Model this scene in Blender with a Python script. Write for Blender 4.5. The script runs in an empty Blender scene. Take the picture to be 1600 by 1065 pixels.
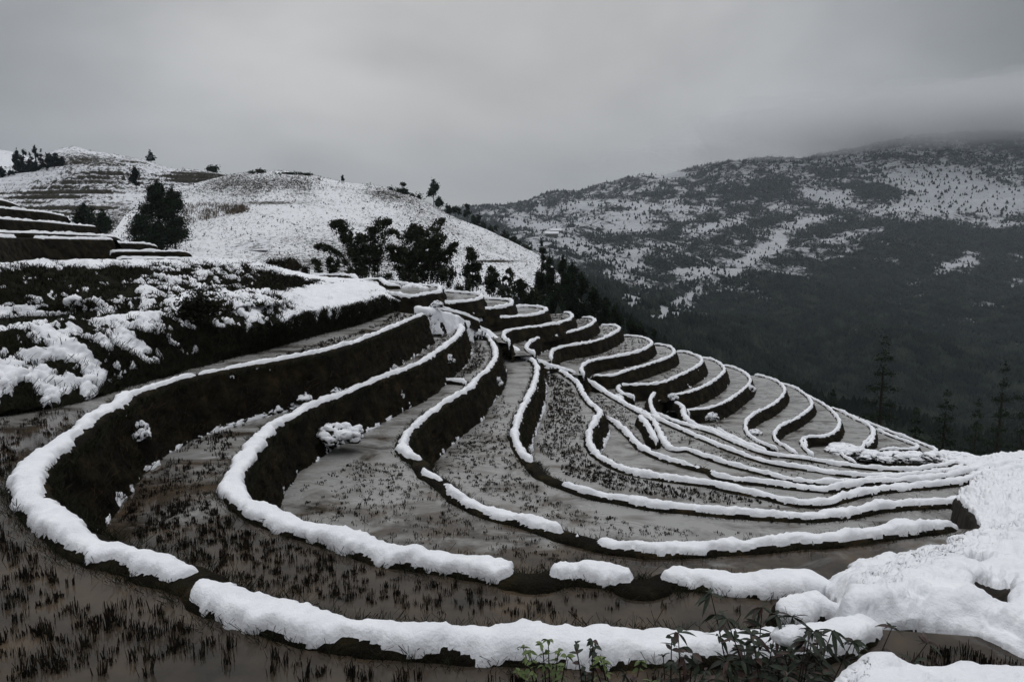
import bpy, math, random
import numpy as np
from mathutils import Vector
from mathutils.geometry import tessellate_polygon
rng = np.random.default_rng(7)
random.seed(7)
S = bpy.context.scene
COL = S.collection
R = math.radians

# ------------------------------------------------------------------ camera
F = 1067.0                      # focal length in photo pixels (1600 wide)
HOR = 385.0                     # horizon row
TH = math.atan((532.5 - HOR) / F)
cam = bpy.data.cameras.new("camera")
cam.sensor_width = 36; cam.lens = 36 * F / 1600
cam.clip_start = .05; cam.clip_end = 20000
co = bpy.data.objects.new("camera", cam); COL.objects.link(co)
co.location = (0, 0, 0); co.rotation_euler = (math.pi / 2 - TH, 0, 0)
S.camera = co

# ------------------------------------------------------------------ sky / light
world = bpy.data.worlds.new("World"); S.world = world; world.use_nodes = True
nt = world.node_tree; nt.nodes.clear()
def N(t, typ, **kw):
    n = t.nodes.new(typ)
    for k, v in kw.items():
        if k in n.inputs.keys(): n.inputs[k].default_value = v
        else: setattr(n, k, v)
    return n
def math_node(t, op, a, b=None, c=None, clamp=False):
    n = t.nodes.new('ShaderNodeMath'); n.operation = op; n.use_clamp = clamp
    for i, v in enumerate((a, b, c)):
        if v is None: continue
        if isinstance(v, (int, float)): n.inputs[i].default_value = v
        else: t.links.new(v, n.inputs[i])
    return n.outputs[0]
SUN_EL, SUN_ROT = R(55), R(200)
out = N(nt, 'ShaderNodeOutputWorld')
sky = N(nt, 'ShaderNodeTexSky'); sky.sky_type = 'NISHITA'; sky.sun_disc = False
sky.sun_elevation = SUN_EL; sky.sun_rotation = SUN_ROT; sky.dust_density = 3
bg1 = N(nt, 'ShaderNodeBackground'); bg1.inputs['Strength'].default_value = 0.08
nt.links.new(sky.outputs[0], bg1.inputs['Color'])
tc = N(nt, 'ShaderNodeTexCoord')
sep = N(nt, 'ShaderNodeSeparateXYZ'); nt.links.new(tc.outputs['Generated'], sep.inputs[0])
mp = N(nt, 'ShaderNodeMapping'); mp.inputs['Scale'].default_value = (1.0, 1.0, 1.9)
nt.links.new(tc.outputs['Generated'], mp.inputs[0])
nz = N(nt, 'ShaderNodeTexNoise'); nz.inputs['Scale'].default_value = 2.1; nz.inputs['Detail'].default_value = 5; nz.inputs['Roughness'].default_value = .48
nz.inputs['Distortion'].default_value = .25
nt.links.new(mp.outputs[0], nz.inputs[0])
# overcast: luminance rises towards the zenith (bright thin cloud overhead)
up = N(nt, 'ShaderNodeMapRange'); up.interpolation_type = 'SMOOTHSTEP'
nt.links.new(sep.outputs['Z'], up.inputs[0])
for i, v in zip((1, 2, 3, 4), (0.42, 0.85, 0.0, 1.0)): up.inputs[i].default_value = v
# a brighter, thinner part of the deck ahead of us, slightly left
dv = N(nt, 'ShaderNodeVectorMath'); dv.operation = 'DOT_PRODUCT'
nt.links.new(tc.outputs['Generated'], dv.inputs[0])
_d = Vector((-.07, 1, .20)).normalized(); dv.inputs[1].default_value = _d
lobe = N(nt, 'ShaderNodeMapRange'); lobe.interpolation_type = 'SMOOTHSTEP'
nt.links.new(dv.outputs['Value'], lobe.inputs[0])
for i, v in zip((1, 2, 3, 4), (0.68, 1.0, 0.215, 0.56)): lobe.inputs[i].default_value = v
cl = N(nt, 'ShaderNodeMapRange'); nt.links.new(nz.outputs[0], cl.inputs[0])
for i, v in zip((1, 2, 3, 4), (0.3, 0.7, 0.68, 1.26)): cl.inputs[i].default_value = v
low = math_node(nt, 'MULTIPLY', lobe.outputs[0], cl.outputs[0])
tot = math_node(nt, 'MULTIPLY_ADD', up.outputs[0], 1.18, low)
colr = N(nt, 'ShaderNodeMix'); colr.data_type = 'RGBA'
colr.inputs[6].default_value = (.965, .985, 1.005, 1); colr.inputs[7].default_value = (1.01, .985, .965, 1)
lob01 = N(nt, 'ShaderNodeMapRange'); nt.links.new(dv.outputs['Value'], lob01.inputs[0])
for i, v in zip((1, 2, 3, 4), (0.85, 1.0, 0.0, 1.0)): lob01.inputs[i].default_value = v
nt.links.new(lob01.outputs[0], colr.inputs[0])
bg2 = N(nt, 'ShaderNodeBackground')
nt.links.new(colr.outputs[2], bg2.inputs['Color']); nt.links.new(tot, bg2.inputs['Strength'])
mx = N(nt, 'ShaderNodeMixShader'); mx.inputs[0].default_value = .93
nt.links.new(bg1.outputs[0], mx.inputs[1]); nt.links.new(bg2.outputs[0], mx.inputs[2])
nt.links.new(mx.outputs[0], out.inputs['Surface'])
sl = bpy.data.lights.new('sun', 'SUN'); sl.energy = .4; sl.angle = R(35); sl.color = (1, .97, .94)
so = bpy.data.objects.new('sun', sl); COL.objects.link(so)
so.rotation_euler = (math.pi / 2 - SUN_EL, 0, math.pi - SUN_ROT + math.pi)
S.view_settings.view_transform = 'Standard'; S.view_settings.look = 'None'
S.view_settings.exposure = -.05; S.view_settings.gamma = 1
S.cycles.volume_bounces = 1; S.cycles.max_bounces = 8; S.cycles.diffuse_bounces = 3
S.cycles.use_denoising = True

# ------------------------------------------------------------------ geometry helpers
def ray(px, py):
    X = (px - 800) / F; Y = -(py - 532.5) / F
    c, s = math.cos(TH), math.sin(TH)
    return Vector((X, c + Y * s, -s + Y * c))
def at_h(px, py, h):            # point h metres below eye level
    d = ray(px, py); return d * (-h / d.z)
def at_Y(px, py, y):            # point y metres ahead
    d = ray(px, py); return d * (y / d.y)

_perm = np.random.default_rng(3).permutation(256); _perm = np.concatenate([_perm, _perm, _perm])
_g = np.random.default_rng(4).normal(size=(256, 3)); _g /= np.linalg.norm(_g, axis=1)[:, None]
def noise(p):
    p = np.asarray(p, float); i = np.floor(p).astype(int); f = p - i; i &= 255
    u = f * f * f * (f * (f * 6 - 15) + 10)
    def g(dx, dy, dz):
        h = _perm[_perm[_perm[(i[..., 0] + dx) & 255] + ((i[..., 1] + dy) & 255)] + ((i[..., 2] + dz) & 255)]
        gr = _g[h]
        return gr[..., 0] * (f[..., 0] - dx) + gr[..., 1] * (f[..., 1] - dy) + gr[..., 2] * (f[..., 2] - dz)
    def L(a, b, t): return a + (b - a) * t
    x, y, z = u[..., 0], u[..., 1], u[..., 2]
    return L(L(L(g(0,0,0), g(1,0,0), x), L(g(0,1,0), g(1,1,0), x), y),
             L(L(g(0,0,1), g(1,0,1), x), L(g(0,1,1), g(1,1,1), x), y), z) * 1.5
def fbm(p, oct=4, rough=.5):
    p = np.asarray(p, float); a = 1; s = 0; t = 0
    for k in range(oct):
        s = s + a * noise(p * (2 ** k) + 17.3 * k); t += a; a *= rough
    return s / t
def billow(p, oct=3):
    p = np.asarray(p, float); a = 1; s = 0; t = 0
    for k in range(oct):
        s = s + a * (1 - 2 * np.abs(noise(p * (2 ** k) + 9.1 * k))); t += a; a *= .5
    return s / t

def obj(name, verts, faces, m, parent=None, smooth=True, attr=None):
    me = bpy.data.meshes.new(name)
    verts = np.asarray(verts, np.float32)
    if isinstance(faces, np.ndarray):
        k = faces.shape[1]; nf = len(faces)
        me.vertices.add(len(verts)); me.vertices.foreach_set('co', verts.ravel())
        me.loops.add(nf * k); me.loops.foreach_set('vertex_index', faces.astype(np.int32).ravel())
        me.polygons.add(nf); me.polygons.foreach_set('loop_start', np.arange(0, nf * k, k, dtype=np.int32))
        me.update(calc_edges=True)
    else:
        me.from_pydata([tuple(v) for v in verts], [], faces); me.update()
    if smooth: me.polygons.foreach_set('use_smooth', np.ones(len(me.polygons), bool))
    if attr is not None:
        for k, v in attr.items():
            a = me.attributes.new(k, 'FLOAT', 'POINT'); a.data.foreach_set('value', np.asarray(v, np.float32).ravel())
    me.materials.append(m); me.validate()
    o = bpy.data.objects.new(name, me); COL.objects.link(o)
    if parent is not None: o.parent = parent
    return o
def tag(o, label=None, cat=None, group=None, kind=None):
    if label: o['label'] = label
    if cat: o['category'] = cat
    if group: o['group'] = group
    if kind: o['kind'] = kind
    return o
def empty(name, label, cat, group=None):
    o = bpy.data.objects.new(name, None); COL.objects.link(o); o.empty_display_size = .2
    return tag(o, label, cat, group)
def grid_faces(nu, nv):         # vertex index = v*nu + u
    u, v = np.meshgrid(np.arange(nu - 1), np.arange(nv - 1)); a = (v * nu + u).ravel()
    return np.stack([a, a + 1, a + nu + 1, a + nu], 1)
def join(parts):
    vs, fs, k = [], [], 0
    for v, f in parts:
        vs.append(v); fs.append(f + k); k += len(v)
    return np.concatenate(vs), np.concatenate(fs)

def catmull(P, sub=12):
    P = np.asarray(P, float)
    if len(P) < 3:
        t = np.linspace(0, 1, sub * 2)[:, None]; return P[0] * (1 - t) + P[-1] * t
    Q = np.vstack([2 * P[0] - P[1], P, 2 * P[-1] - P[-2]]); out = []
    for i in range(1, len(Q) - 2):
        p0, p1, p2, p3 = Q[i - 1], Q[i], Q[i + 1], Q[i + 2]
        t0 = 0; t1 = t0 + max(np.linalg.norm((p1 - p0)[:3]), 1e-6) ** .5
        t2 = t1 + max(np.linalg.norm((p2 - p1)[:3]), 1e-6) ** .5; t3 = t2 + max(np.linalg.norm((p3 - p2)[:3]), 1e-6) ** .5
        for t in np.linspace(t1, t2, sub, endpoint=False):
            A1 = (t1 - t) / (t1 - t0) * p0 + (t - t0) / (t1 - t0) * p1
            A2 = (t2 - t) / (t2 - t1) * p1 + (t - t1) / (t2 - t1) * p2
            A3 = (t3 - t) / (t3 - t2) * p2 + (t - t2) / (t3 - t2) * p3
            B1 = (t2 - t) / (t2 - t0) * A1 + (t - t0) / (t2 - t0) * A2
            B2 = (t3 - t) / (t3 - t1) * A2 + (t - t1) / (t3 - t1) * A3
            out.append((t2 - t) / (t2 - t1) * B1 + (t - t1) / (t2 - t1) * B2)
    out.append(P[-1]); return np.array(out)
def resample(C, n=None, ds=None):
    d = np.linalg.norm(np.diff(C[:, :3], axis=0), axis=1)
    if ds is not None:          # ds(y) step that follows distance
        y = .5 * (C[1:, 1] + C[:-1, 1]); d = d / ds(y)
    s = np.concatenate([[0], np.cumsum(d)])
    if n is None: n = max(4, int(s[-1]) + 1)
    t = np.linspace(0, s[-1], n)
    return np.stack([np.interp(t, s, C[:, k]) for k in range(C.shape[1])], 1)

# ------------------------------------------------------------------ materials
def newmat(name):
    m = bpy.data.materials.new(name); m.use_nodes = True; t = m.node_tree
    b = t.nodes['Principled BSDF']; return m, t, b
def noise_tex(t, scale, detail=4, rough=.5, vec=None, dist=0):
    n = N(t, 'ShaderNodeTexNoise'); n.inputs['Scale'].default_value = scale
    n.inputs['Detail'].default_value = detail; n.inputs['Roughness'].default_value = rough; n.inputs['Distortion'].default_value = dist
    if vec is None:
        g = N(t, 'ShaderNodeTexCoord'); vec = g.outputs['Object']
    t.links.new(vec, n.inputs['Vector']); return n.outputs[0]
def ramp(t, fac, stops):
    r = N(t, 'ShaderNodeValToRGB'); e = r.color_ramp.elements
    e[0].position, e[0].color = stops[0][0], (*stops[0][1], 1)
    e[1].position, e[1].color = stops[-1][0], (*stops[-1][1], 1)
    for p, c in stops[1:-1]:
        k = e.new(p); k.color = (*c, 1)
    t.links.new(fac, r.inputs[0]); return r.outputs[0]
def bump(t, b, h, strength, dist=.02):
    n = N(t, 'ShaderNodeBump'); n.inputs['Strength'].default_value = strength; n.inputs['Distance'].default_value = dist
    t.links.new(h, n.inputs['Height']); t.links.new(n.outputs[0], b.inputs['Normal'])
def mat_snow():
    m, t, b = newmat('snow')
    c = ramp(t, noise_tex(t, 3, 5), [(.3, (.74, .75, .79)), (.7, (.84, .85, .88))])
    t.links.new(c, b.inputs['Base Color']); b.inputs['Roughness'].default_value = .75
    b.inputs['Specular IOR Level'].default_value = .25
    bump(t, b, noise_tex(t, 28, 6, .6), .55, .03); return m
def mat_noise(name, stops, scale=3, rough=.9, bs=.6, bd=.03, bscale=30, spec=.2, detail=6):
    m, t, b = newmat(name)
    t.links.new(ramp(t, noise_tex(t, scale, detail, .6), stops), b.inputs['Base Color'])
    b.inputs['Roughness'].default_value = rough; b.inputs['Specular IOR Level'].default_value = spec
    bump(t, b, noise_tex(t, bscale, 5, .65), bs, bd); return m
def mat_water():
    m, t, b = newmat('paddy_water')
    big = noise_tex(t, .22, 4, .55); fine = noise_tex(t, 1.6, 6, .6)
    mud = ramp(t, fine, [(.30, (.020, .017, .013)), (.5, (.045, .035, .026)), (.72, (.080, .058, .038))])
    g = N(t, 'ShaderNodeTexCoord'); mpn = N(t, 'ShaderNodeMapping'); mpn.inputs['Scale'].default_value = (.8, 1.15, 1); mpn.inputs['Rotation'].default_value = (0, 0, .3)
    t.links.new(g.outputs['Object'], mpn.inputs[0])
    ice = noise_tex(t, .75, 6, .62, mpn.outputs[0], .6)
    # slush and thin ice lie in the middle pools, ~12-60 m ahead
    sp = N(t, 'ShaderNodeSeparateXYZ'); t.links.new(g.outputs['Object'], sp.inputs[0])
    far = N(t, 'ShaderNodeMapRange'); t.links.new(sp.outputs['Y'], far.inputs[0])
    for i, v in zip((1, 2, 3, 4), (8, 16, -.25, .17)): far.inputs[i].default_value = v
    f2 = math_node(t, 'ADD', ice, far.outputs[0])
    msk = N(t, 'ShaderNodeMapRange'); msk.interpolation_type = 'SMOOTHSTEP'; t.links.new(f2, msk.inputs[0])
    for i, v in zip((1, 2, 3, 4), (.46, .74, 0, .85)): msk.inputs[i].default_value = v
    mixc = N(t, 'ShaderNodeMix'); mixc.data_type = 'RGBA'; t.links.new(msk.outputs[0], mixc.inputs[0])
    t.links.new(mud, mixc.inputs[6]); mixc.inputs[7].default_value = (.30, .297, .29, 1)
    t.links.new(mixc.outputs[2], b.inputs['Base Color'])
    rr = N(t, 'ShaderNodeMapRange'); t.links.new(msk.outputs[0], rr.inputs[0])
    for i, v in zip((1, 2, 3, 4), (0, 1, .07, .32)): rr.inputs[i].default_value = v
    t.links.new(rr.outputs[0], b.inputs['Roughness']); b.inputs['IOR'].default_value = 1.33
    bump(t, b, noise_tex(t, 7, 4, .6), .05, .02); return m
def mat_hill(name, snow, stops, nscale, nrough=.65, amp=1.0, edge=.10):
    """snow over soil: where the 'snow' attribute plus noise passes .5"""
    m, t, b = newmat(name)
    a = N(t, 'ShaderNodeAttribute'); a.attribute_name = 'snow'
    n = noise_tex(t, nscale, 8, nrough)
    s = math_node(t, 'MULTIPLY_ADD', math_node(t, 'SUBTRACT', n, .5), amp, a.outputs['Fac'])
    k = N(t, 'ShaderNodeMapRange'); k.interpolation_type = 'SMOOTHSTEP'; t.links.new(s, k.inputs[0])
    for i, v in zip((1, 2, 3, 4), (.5 - edge, .5 + edge, 0, 1)): k.inputs[i].default_value = v
    soil = ramp(t, noise_tex(t, nscale * 2.3, 5), stops)
    mixc = N(t, 'ShaderNodeMix'); mixc.data_type = 'RGBA'; t.links.new(k.outputs[0], mixc.inputs[0])
    t.links.new(soil, mixc.inputs[6]); mixc.inputs[7].default_value = (*snow, 1)
    t.links.new(mixc.outputs[2], b.inputs['Base Color']); b.inputs['Roughness'].default_value = .9
    b.inputs['Specular IOR Level'].default_value = .1
    bump(t, b, n, .6, .5 / nscale); return m
M_SNOW = mat_snow()
M_EARTH = mat_noise('bank_earth', [(.25, (.004, .0035, .0025)), (.48, (.011, .009, .006)), (.6, (.022, .018, .009)), (.78, (.06, .036, .020))], 1.5, .95, 1, .08, 18, .08)
M_MUD = mat_noise('wet_soil', [(.25, (.005, .004, .003)), (.5, (.014, .011, .008)), (.75, (.036, .024, .015))], 2.0, .8, .9, .05, 22, .2)
M_HSOIL = mat_noise('hillside_soil', [(.25, (.005, .005, .003)), (.5, (.013, .012, .008)), (.7, (.022, .021, .010)), (.85, (.05, .03, .018))], 1.6, .95, 1, .06, 20, .08)
M_WATER = mat_water()
M_STUB = mat_noise('rice_straw', [(.3, (.006, .005, .004)), (.55, (.016, .012, .008)), (.8, (.085, .06, .034))], 9, .8, .2, .01, 60, .15)
M_GRASS = mat_noise('bank_grass', [(.3, (.006, .007, .004)), (.6, (.017, .018, .009)), (.85, (.05, .043, .022))], 6, .85, .2, .01, 60, .15)
M_LEAFD = mat_noise('dark_foliage', [(.3, (.008, .013, .008)), (.6, (.020, .030, .015)), (.8, (.04, .05, .026))], .9, .8, .2, .01, 20, .2)
M_LEAFB = mat_noise('bamboo_foliage', [(.3, (.012, .015, .008)), (.6, (.030, .036, .018)), (.8, (.065, .065, .032))], 1.1, .8, .2, .01, 20, .2)
M_BARK = mat_noise('bark', [(.3, (.012, .010, .008)), (.7, (.04, .033, .026))], 8, .9, .5, .02, 30, .1)
M_PINE = mat_noise('pine_needles', [(.36, (.003, .005, .005)), (.52, (.009, .013, .011)), (.66, (.028, .034, .026))], .05, .9, .2, .01, 20, .1)

# ------------------------------------------------------------------ terrace banks
WLIFT = .10                     # bank top above its own pool
def frame(C):
    T = np.gradient(C[:, :2], axis=0)
    k = max(1, min(6, len(C) // 8))
    for _ in range(k): T[1:-1] = (T[:-2] + T[1:-1] + T[2:]) / 3
    T /= np.maximum(np.linalg.norm(T, axis=1), 1e-9)[:, None]
    return np.stack([T[:, 1], -T[:, 0]], 1)      # right of travel
def world_pts(pts, h, Y):
    out = []
    n = len(pts)
    for i, p in enumerate(pts):
        px, py = p[0], p[1]; w = p[2] if len(p) > 2 else 1.0
        hh = p[3] if len(p) > 3 else h
        if Y is not None:
            v = at_Y(px, py, Y[0] + (Y[1] - Y[0]) * i / (n - 1))
        else: v = at_h(px, py, hh)
        out.append((v.x, v.y, v.z, w))
    return np.array(out)
BANKS = []; RIMPTS = []
WALLPTS = []
def sst(x, a, b):
    t = np.clip((x - a) / (b - a), 0, 1); return t * t * (3 - 2 * t)
def normals(G):
    du = np.gradient(G, axis=1); dv = np.gradient(G, axis=0); n = np.cross(du, dv)
    n /= np.maximum(np.linalg.norm(n, axis=2), 1e-9)[..., None]
    return np.where(n[..., 2:3] < 0, -n, n)
def grid_faces(nu, nv):         # vertex index = v*nu + u
    u, v = np.meshgrid(np.arange(nu - 1), np.arange(nv - 1)); a = (v * nu + u).ravel()
    return np.stack([a, a + 1, a + nu + 1, a + nu], 1)
def snow_over(G, cov, T, scale, amp=1.0, bill=.4, seed=0, sharp=.16, oct=4, rough=.55):
    """a second sheet that rises out of the ground where cov + noise > 0"""
    n = normals(G); v = cov + amp * fbm(G * scale + seed, oct, rough)
    th = np.where(v > 0, T * np.sqrt(np.clip(v / sharp, 0, 1)) * (1 + bill * billow(G * scale * 1.6 + seed, 2)), -.04)
    th = np.where(v > 0, th * np.clip(.85 + .9 * fbm(G * 1.1 + 11 + seed, 3), .45, 1.6), th)
    d = n * .45 + np.array([0, 0, .55])
    S_ = G + d * th[..., None]
    nv, nu = G.shape[:2]; Fc = grid_faces(nu, nv); k = (v > -.04).ravel()
    keep = k[Fc].any(1)
    return S_.reshape(-1, 3), Fc[keep]
def bank(pts, h=None, drop=1.2, label='', group=None, side=1, Y=None, W=.40, T=.15, toe=0.0, width=1.0, batter=.28, name='terrace_bank', seed=0, flat=False, sym=False):
    C = catmull(world_pts(pts, h, Y), 10)
    ds = lambda y: np.clip(y * .0030, .026, .14)
    C = resample(C, ds=ds); n = len(C)
    nr = frame(C) * side
    root = empty(name, label, 'terrace bank', group)
    ym = np.median(C[:, 1]); st = float(np.clip(ym * .003, .035, .09))
    key = [(-.40, -.50), (-.30, -.20), (-.24, -.06), (-.16, -.005), (0, .01), (.14, -.005), (.22, -.08)]
    if sym: key = [(-.25 - batter * drop, -drop - .2), (-.25, -.08), (-.15, 0), (0, .01), (.14, 0), (.22, -.08)]
    key += [(.22 + batter * drop, -.08 - drop), (.22 + batter * drop + .12, -.08 - drop - .25)]
    key = np.array(key, float); key[:, 0] *= np.where(np.abs(key[:, 0]) < .35, width, 1)
    L = np.concatenate([[0], np.cumsum(np.linalg.norm(np.diff(key, axis=0), axis=1))])
    ts = np.linspace(0, L[-1], int(L[-1] / st) + 2); pr = np.stack([np.interp(ts, L, key[:, 0]), np.interp(ts, L, key[:, 1])], 1)
    off, dz = pr[:, 0], pr[:, 1]
    V = np.zeros((len(pr), n, 3))
    V[:, :, :2] = C[None, :, :2] + off[:, None, None] * nr[None]
    V[:, :, 2] = C[None, :, 2] + dz[:, None]
    sL = np.concatenate([[0], np.cumsum(np.linalg.norm(np.diff(C[:, :3], axis=0), axis=1))]); te = np.sqrt(np.clip(np.minimum(sL, sL[-1] - sL) / min(.5, sL[-1] * .3), 0, 1))
    V[:, :, :2] = C[None, :, :2] + (off[:, None] * (.12 + .88 * te)[None])[:, :, None] * nr[None]; V[:, :, 2] -= (.35 * (1 - te) ** 2)[None]
    amp = .03 + .09 * sst(off, .15, .35) + .03 * (off < -.2)
    d = fbm(V * 2.0 + seed, 5, .62); d2 = fbm(V * 2.6 + 40 + seed, 4)
    V[:, :, :2] += (amp[:, None] * d * 1.6)[:, :, None] * nr[None]
    V[:, :, 2] += amp[:, None] * d2 * .7
    obj('earth_wall', V.reshape(-1, 3), grid_faces(n, len(pr)), M_EARTH, root)
    RIMPTS.extend([(c[0], c[1], c[2]) for c in C[::max(1, n // 14)]])
    # snow lies where the top is broad, ragged at its edges, and in patches on ledges and at the toe
    w = C[:, 3]; P = C[:, :3]
    w = w * (1 + .5 * fbm(P * .9 + 5 + seed, 3)) 
    half = .5 * W * np.maximum(w, .05); o_ = np.abs(off + (.05 if ym < 12 else .02))[:, None]
    cov = (half[None, :] - o_) / (.5 * W) * .75
    cov = np.where(off[:, None] > .2 * width, -.55, cov)
    if toe > 0:
        dd_ = (dz + .08 + drop)[:, None]; cov = cov + .46 * toe * np.exp(-(dd_ / .14) ** 2) * (off[:, None] > .2) - .25 * (off[:, None] > .25) * (dd_ > .3) + .28 * sst(fbm(P * .35 + 3 * seed, 2), -.1, .35)[None] * (off[:, None] > .2) * min(1, toe)
    else: cov = cov - .6 * (off[:, None] > .22)
    if sym: cov = cov - .02 * (np.abs(off)[:, None] > .2)
    cov = cov - 1.6 * (1 - sst(C[:, 3], .08, .35))[None] * (off[:, None] < .25)
    s = np.concatenate([[0], np.cumsum(np.linalg.norm(np.diff(P, axis=0), axis=1))])
    cov = cov - 1.2 * (1 - sst(np.minimum(s, s[-1] - s), 0, .12))[None]
    nf = 2.3 if ym < 30 else 1.8
    v, f = snow_over(V, cov, T * .95, nf, 1.0, .42, seed=seed + 2, sharp=.42, oct=5, rough=.62)
    if len(f) and not flat: o = obj('snow_cap', v, f, M_SNOW, root); o['kind'] = 'stuff'
    BANKS.append((C, nr, h, drop)); WALLPTS.append((C, nr, drop))
    return C
# one unit lump (rounded, UV sphere)
def _unit(nu=12, nv=8):
    V = []; 
    for j in range(nv + 1):
        a = math.pi * j / nv
        for i in range(nu): V.append((math.sin(a) * math.cos(2 * math.pi * i / nu), math.sin(a) * math.sin(2 * math.pi * i / nu), math.cos(a)))
    Fq = []
    for j in range(nv):
        for i in range(nu): Fq.append((j * nu + i, (j + 1) * nu + i, (j + 1) * nu + (i + 1) % nu, j * nu + (i + 1) % nu))
    return np.array(V), np.array(Fq)
UV, UF = _unit()
def lump(c, rx, ry, rz, rough=.35):
    q = UV * (1 + rough * fbm(UV * 1.5 + rng.random(3) * 50, 3, .7)[:, None] * 2.2)
    a = rng.random() * 6.28; ca, sa = math.cos(a), math.sin(a)
    v = q * np.array([rx, ry, rz]); v = np.stack([v[:, 0] * ca - v[:, 1] * sa, v[:, 0] * sa + v[:, 1] * ca, v[:, 2]], 1)
    return v + np.asarray(c), UF

WATER = []                      # (z, polygon) for stubble lookup
def pool(poly, z, m=None, name='paddy_water'):
    pts = [Vector((p[0], p[1], 0)) for p in poly]
    tris = tessellate_polygon([pts])
    o = obj(name, [(p.x, p.y, z) for p in pts], [tuple(t) for t in tris], m or M_WATER, None, smooth=False)
    me = o.data
    if len(me.polygons) and me.polygons[0].normal.z < 0: me.flip_normals()
    tag(o, kind='structure')
    WATER.append((z, np.array([(p[0], p[1]) for p in poly])))
    return o
def inpoly(P, poly):
    x, y = P[:, 0], P[:, 1]; c = np.zeros(len(P), bool); x0, y0 = poly[-1]
    for x1, y1 in poly:
        k = ((y1 > y) != (y0 > y)) & (x < (x0 - x1) * (y - y1) / ((y0 - y1) if y0 != y1 else 1e-9) + x1)
        c ^= k; x0, y0 = x1, y1
    return c

# ---- the bowl: banks curve round below the viewer, each pool lower than the last.
# points: photo pixel x, y, relative snow width (0 = bare)
G1 = 'snow capped banks of the curved paddies nearest the viewer'
A = [(664,490,.8),(640,500,.85),(600,517,.8),(560,533,.75),(500,550,.7),(440,562,.7),(400,569,.7),(340,580,.7),(290,591,.75),(245,604,.85),(205,619,1.1),
     (190,630,1.5),(165,642,1.55),(145,655,1.2),(128,672,1.0),(100,695,1.45),(70,716,1.6),(52,735,1.55),(50,760,1.45),(70,792,1.4),(95,814,1.35),(120,835,1.25),(165,855,1.2),(210,868,1.2),(255,882,1.15),(300,894,.75),
     (308,900,.0),(318,903,.0),(330,920,1.25),(380,938,1.25),(450,958,1.2),(520,975,1.2),(600,985,1.2),(680,992,1.2),(760,994,1.2),(840,996,1.2),(920,1000,1.25),(1000,1000,1.3),(1080,1000,1.2),(1160,1000,1.1),(1240,996,1.2),(1310,985,1.4),(1375,965,1.4)]
B = [(690,492,1.1),(712,502,1.1),(721,512,1.1),(712,528,1.0),(685,548,.95),(650,570,.95),(610,585,.9),(570,601,.9),(530,617,.9),(490,633,.95),(455,650,1.1),(425,668,1.2),(400,695,1.3),(378,725,1.35),(365,752,1.4),(375,778,1.4),(410,800,1.4),(450,815,1.4),
     (500,830,1.45),(550,845,1.45),(600,862,1.4),(650,870,1.4),(700,877,1.35),(750,886,1.3),(790,895,1.2),(802,899,.0),(850,902,.0),(866,896,.7),(900,892,1.0),(940,895,1.3),(975,903,1.3),(992,912,.0),(1025,908,.0),(1038,902,.9),(1070,900,1.1),(1130,905,1.6),(1190,910,2.0),(1250,905,2.2),(1310,910,2.2)]
Cc = [(745,512,1.0),(762,525,1.0),(773,542,1.1),(774,560,1.1),(762,577,1.05),(745,592,1.0),(733,607,1.1),(705,624,1.0),(680,640,1.0),(660,655,1.1),(648,668,.8),(638,678,.9),(630,695,1.2),(640,710,1.1),(655,718,.35),(662,730,.0),(668,740,.9),(680,745,.9),(692,752,.3),(702,762,.6),(712,772,1.1),(740,787,1.2),
     (770,800,1.2),(810,808,1.25),(840,818,1.2),(872,829,1.0),(882,833,.15),(910,840,.45),(930,846,.2),(945,848,1.3),(1000,856,1.3),(1060,856,1.3),(1120,853,1.3),(1180,849,1.3),(1240,843,1.35),(1300,840,1.3),(1360,832,1.3),(1420,824,1.3),(1470,819,1.2),(1500,818,.9)]
D = [(800,543,.9),(818,553,1.0),(836,566,1.1),(839,582,1.1),(834,602,1.1),(823,625,1.15),(813,645,1.15),(807,665,1.15),(806,685,1.15),(814,703,1.15),(826,718,1.0),(832,724,.1),(840,735,.0),(860,747,.0),(878,754,.1),(886,757,.9),(912,766,1.1),(945,774,1.15),(975,779,1.2),(1020,788,1.2),(1075,793,1.2),(1140,799,1.2),
     (1200,803,1.25),(1260,805,1.25),(1320,800,1.25),(1375,790,1.25),(1430,786,1.25),(1480,783,1.3),(1520,775,1.4)]
E = [(840,562,1.0),(865,573,1.1),(887,586,1.1),(903,598,1.1),(912,615,1.15),(924,630,1.15),(938,643,1.3),(930,658,1.4),(923,672,1.2),(921,688,1.15),(930,705,1.15),(950,720,1.15),(975,732,1.15),(1020,742,1.2),(1060,748,1.2),(1100,753,1.25),(1150,764,1.3),(1190,771,1.2),(1230,781,1.25),(1275,785,1.25),(1325,773,1.35),(1375,763,1.4),(1430,758,1.4),(1480,753,1.4),(1530,742,1.4),(1600,728,1.3),(1700,722,1.3)]
Fb = [(945,650,1.1),(963,660,1.2),(985,680,1.25),(1003,698,1.25),(1027,711,1.1),(1060,722,.9),(1082,728,.4),(1110,735,.4),(1122,744,1.0),(1150,748,1.1),(1200,754,1.15),(1240,759,1.15),(1290,763,1.2),(1325,756,1.25),(1375,750,1.3),(1450,747,1.3),(1512,734,1.3),(1580,722,1.2),(1700,715,1.2)]
Gb = [(925,600,.8),(962,622,.9),(995,641,1.0),(1020,655,1.1),(1030,672,1.3),(1043,695,1.5),(1056,702,1.1),(1072,701,1.0),(1100,711,1.0),(1137,723,1.0),(1200,739,1.0),(1230,747,1.0),(1270,752,1.0),(1330,752,1.1),(1400,744,1.2),(1470,738,1.2),(1530,727,1.2),(1600,717,1.1),(1700,711,1.1)]
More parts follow.
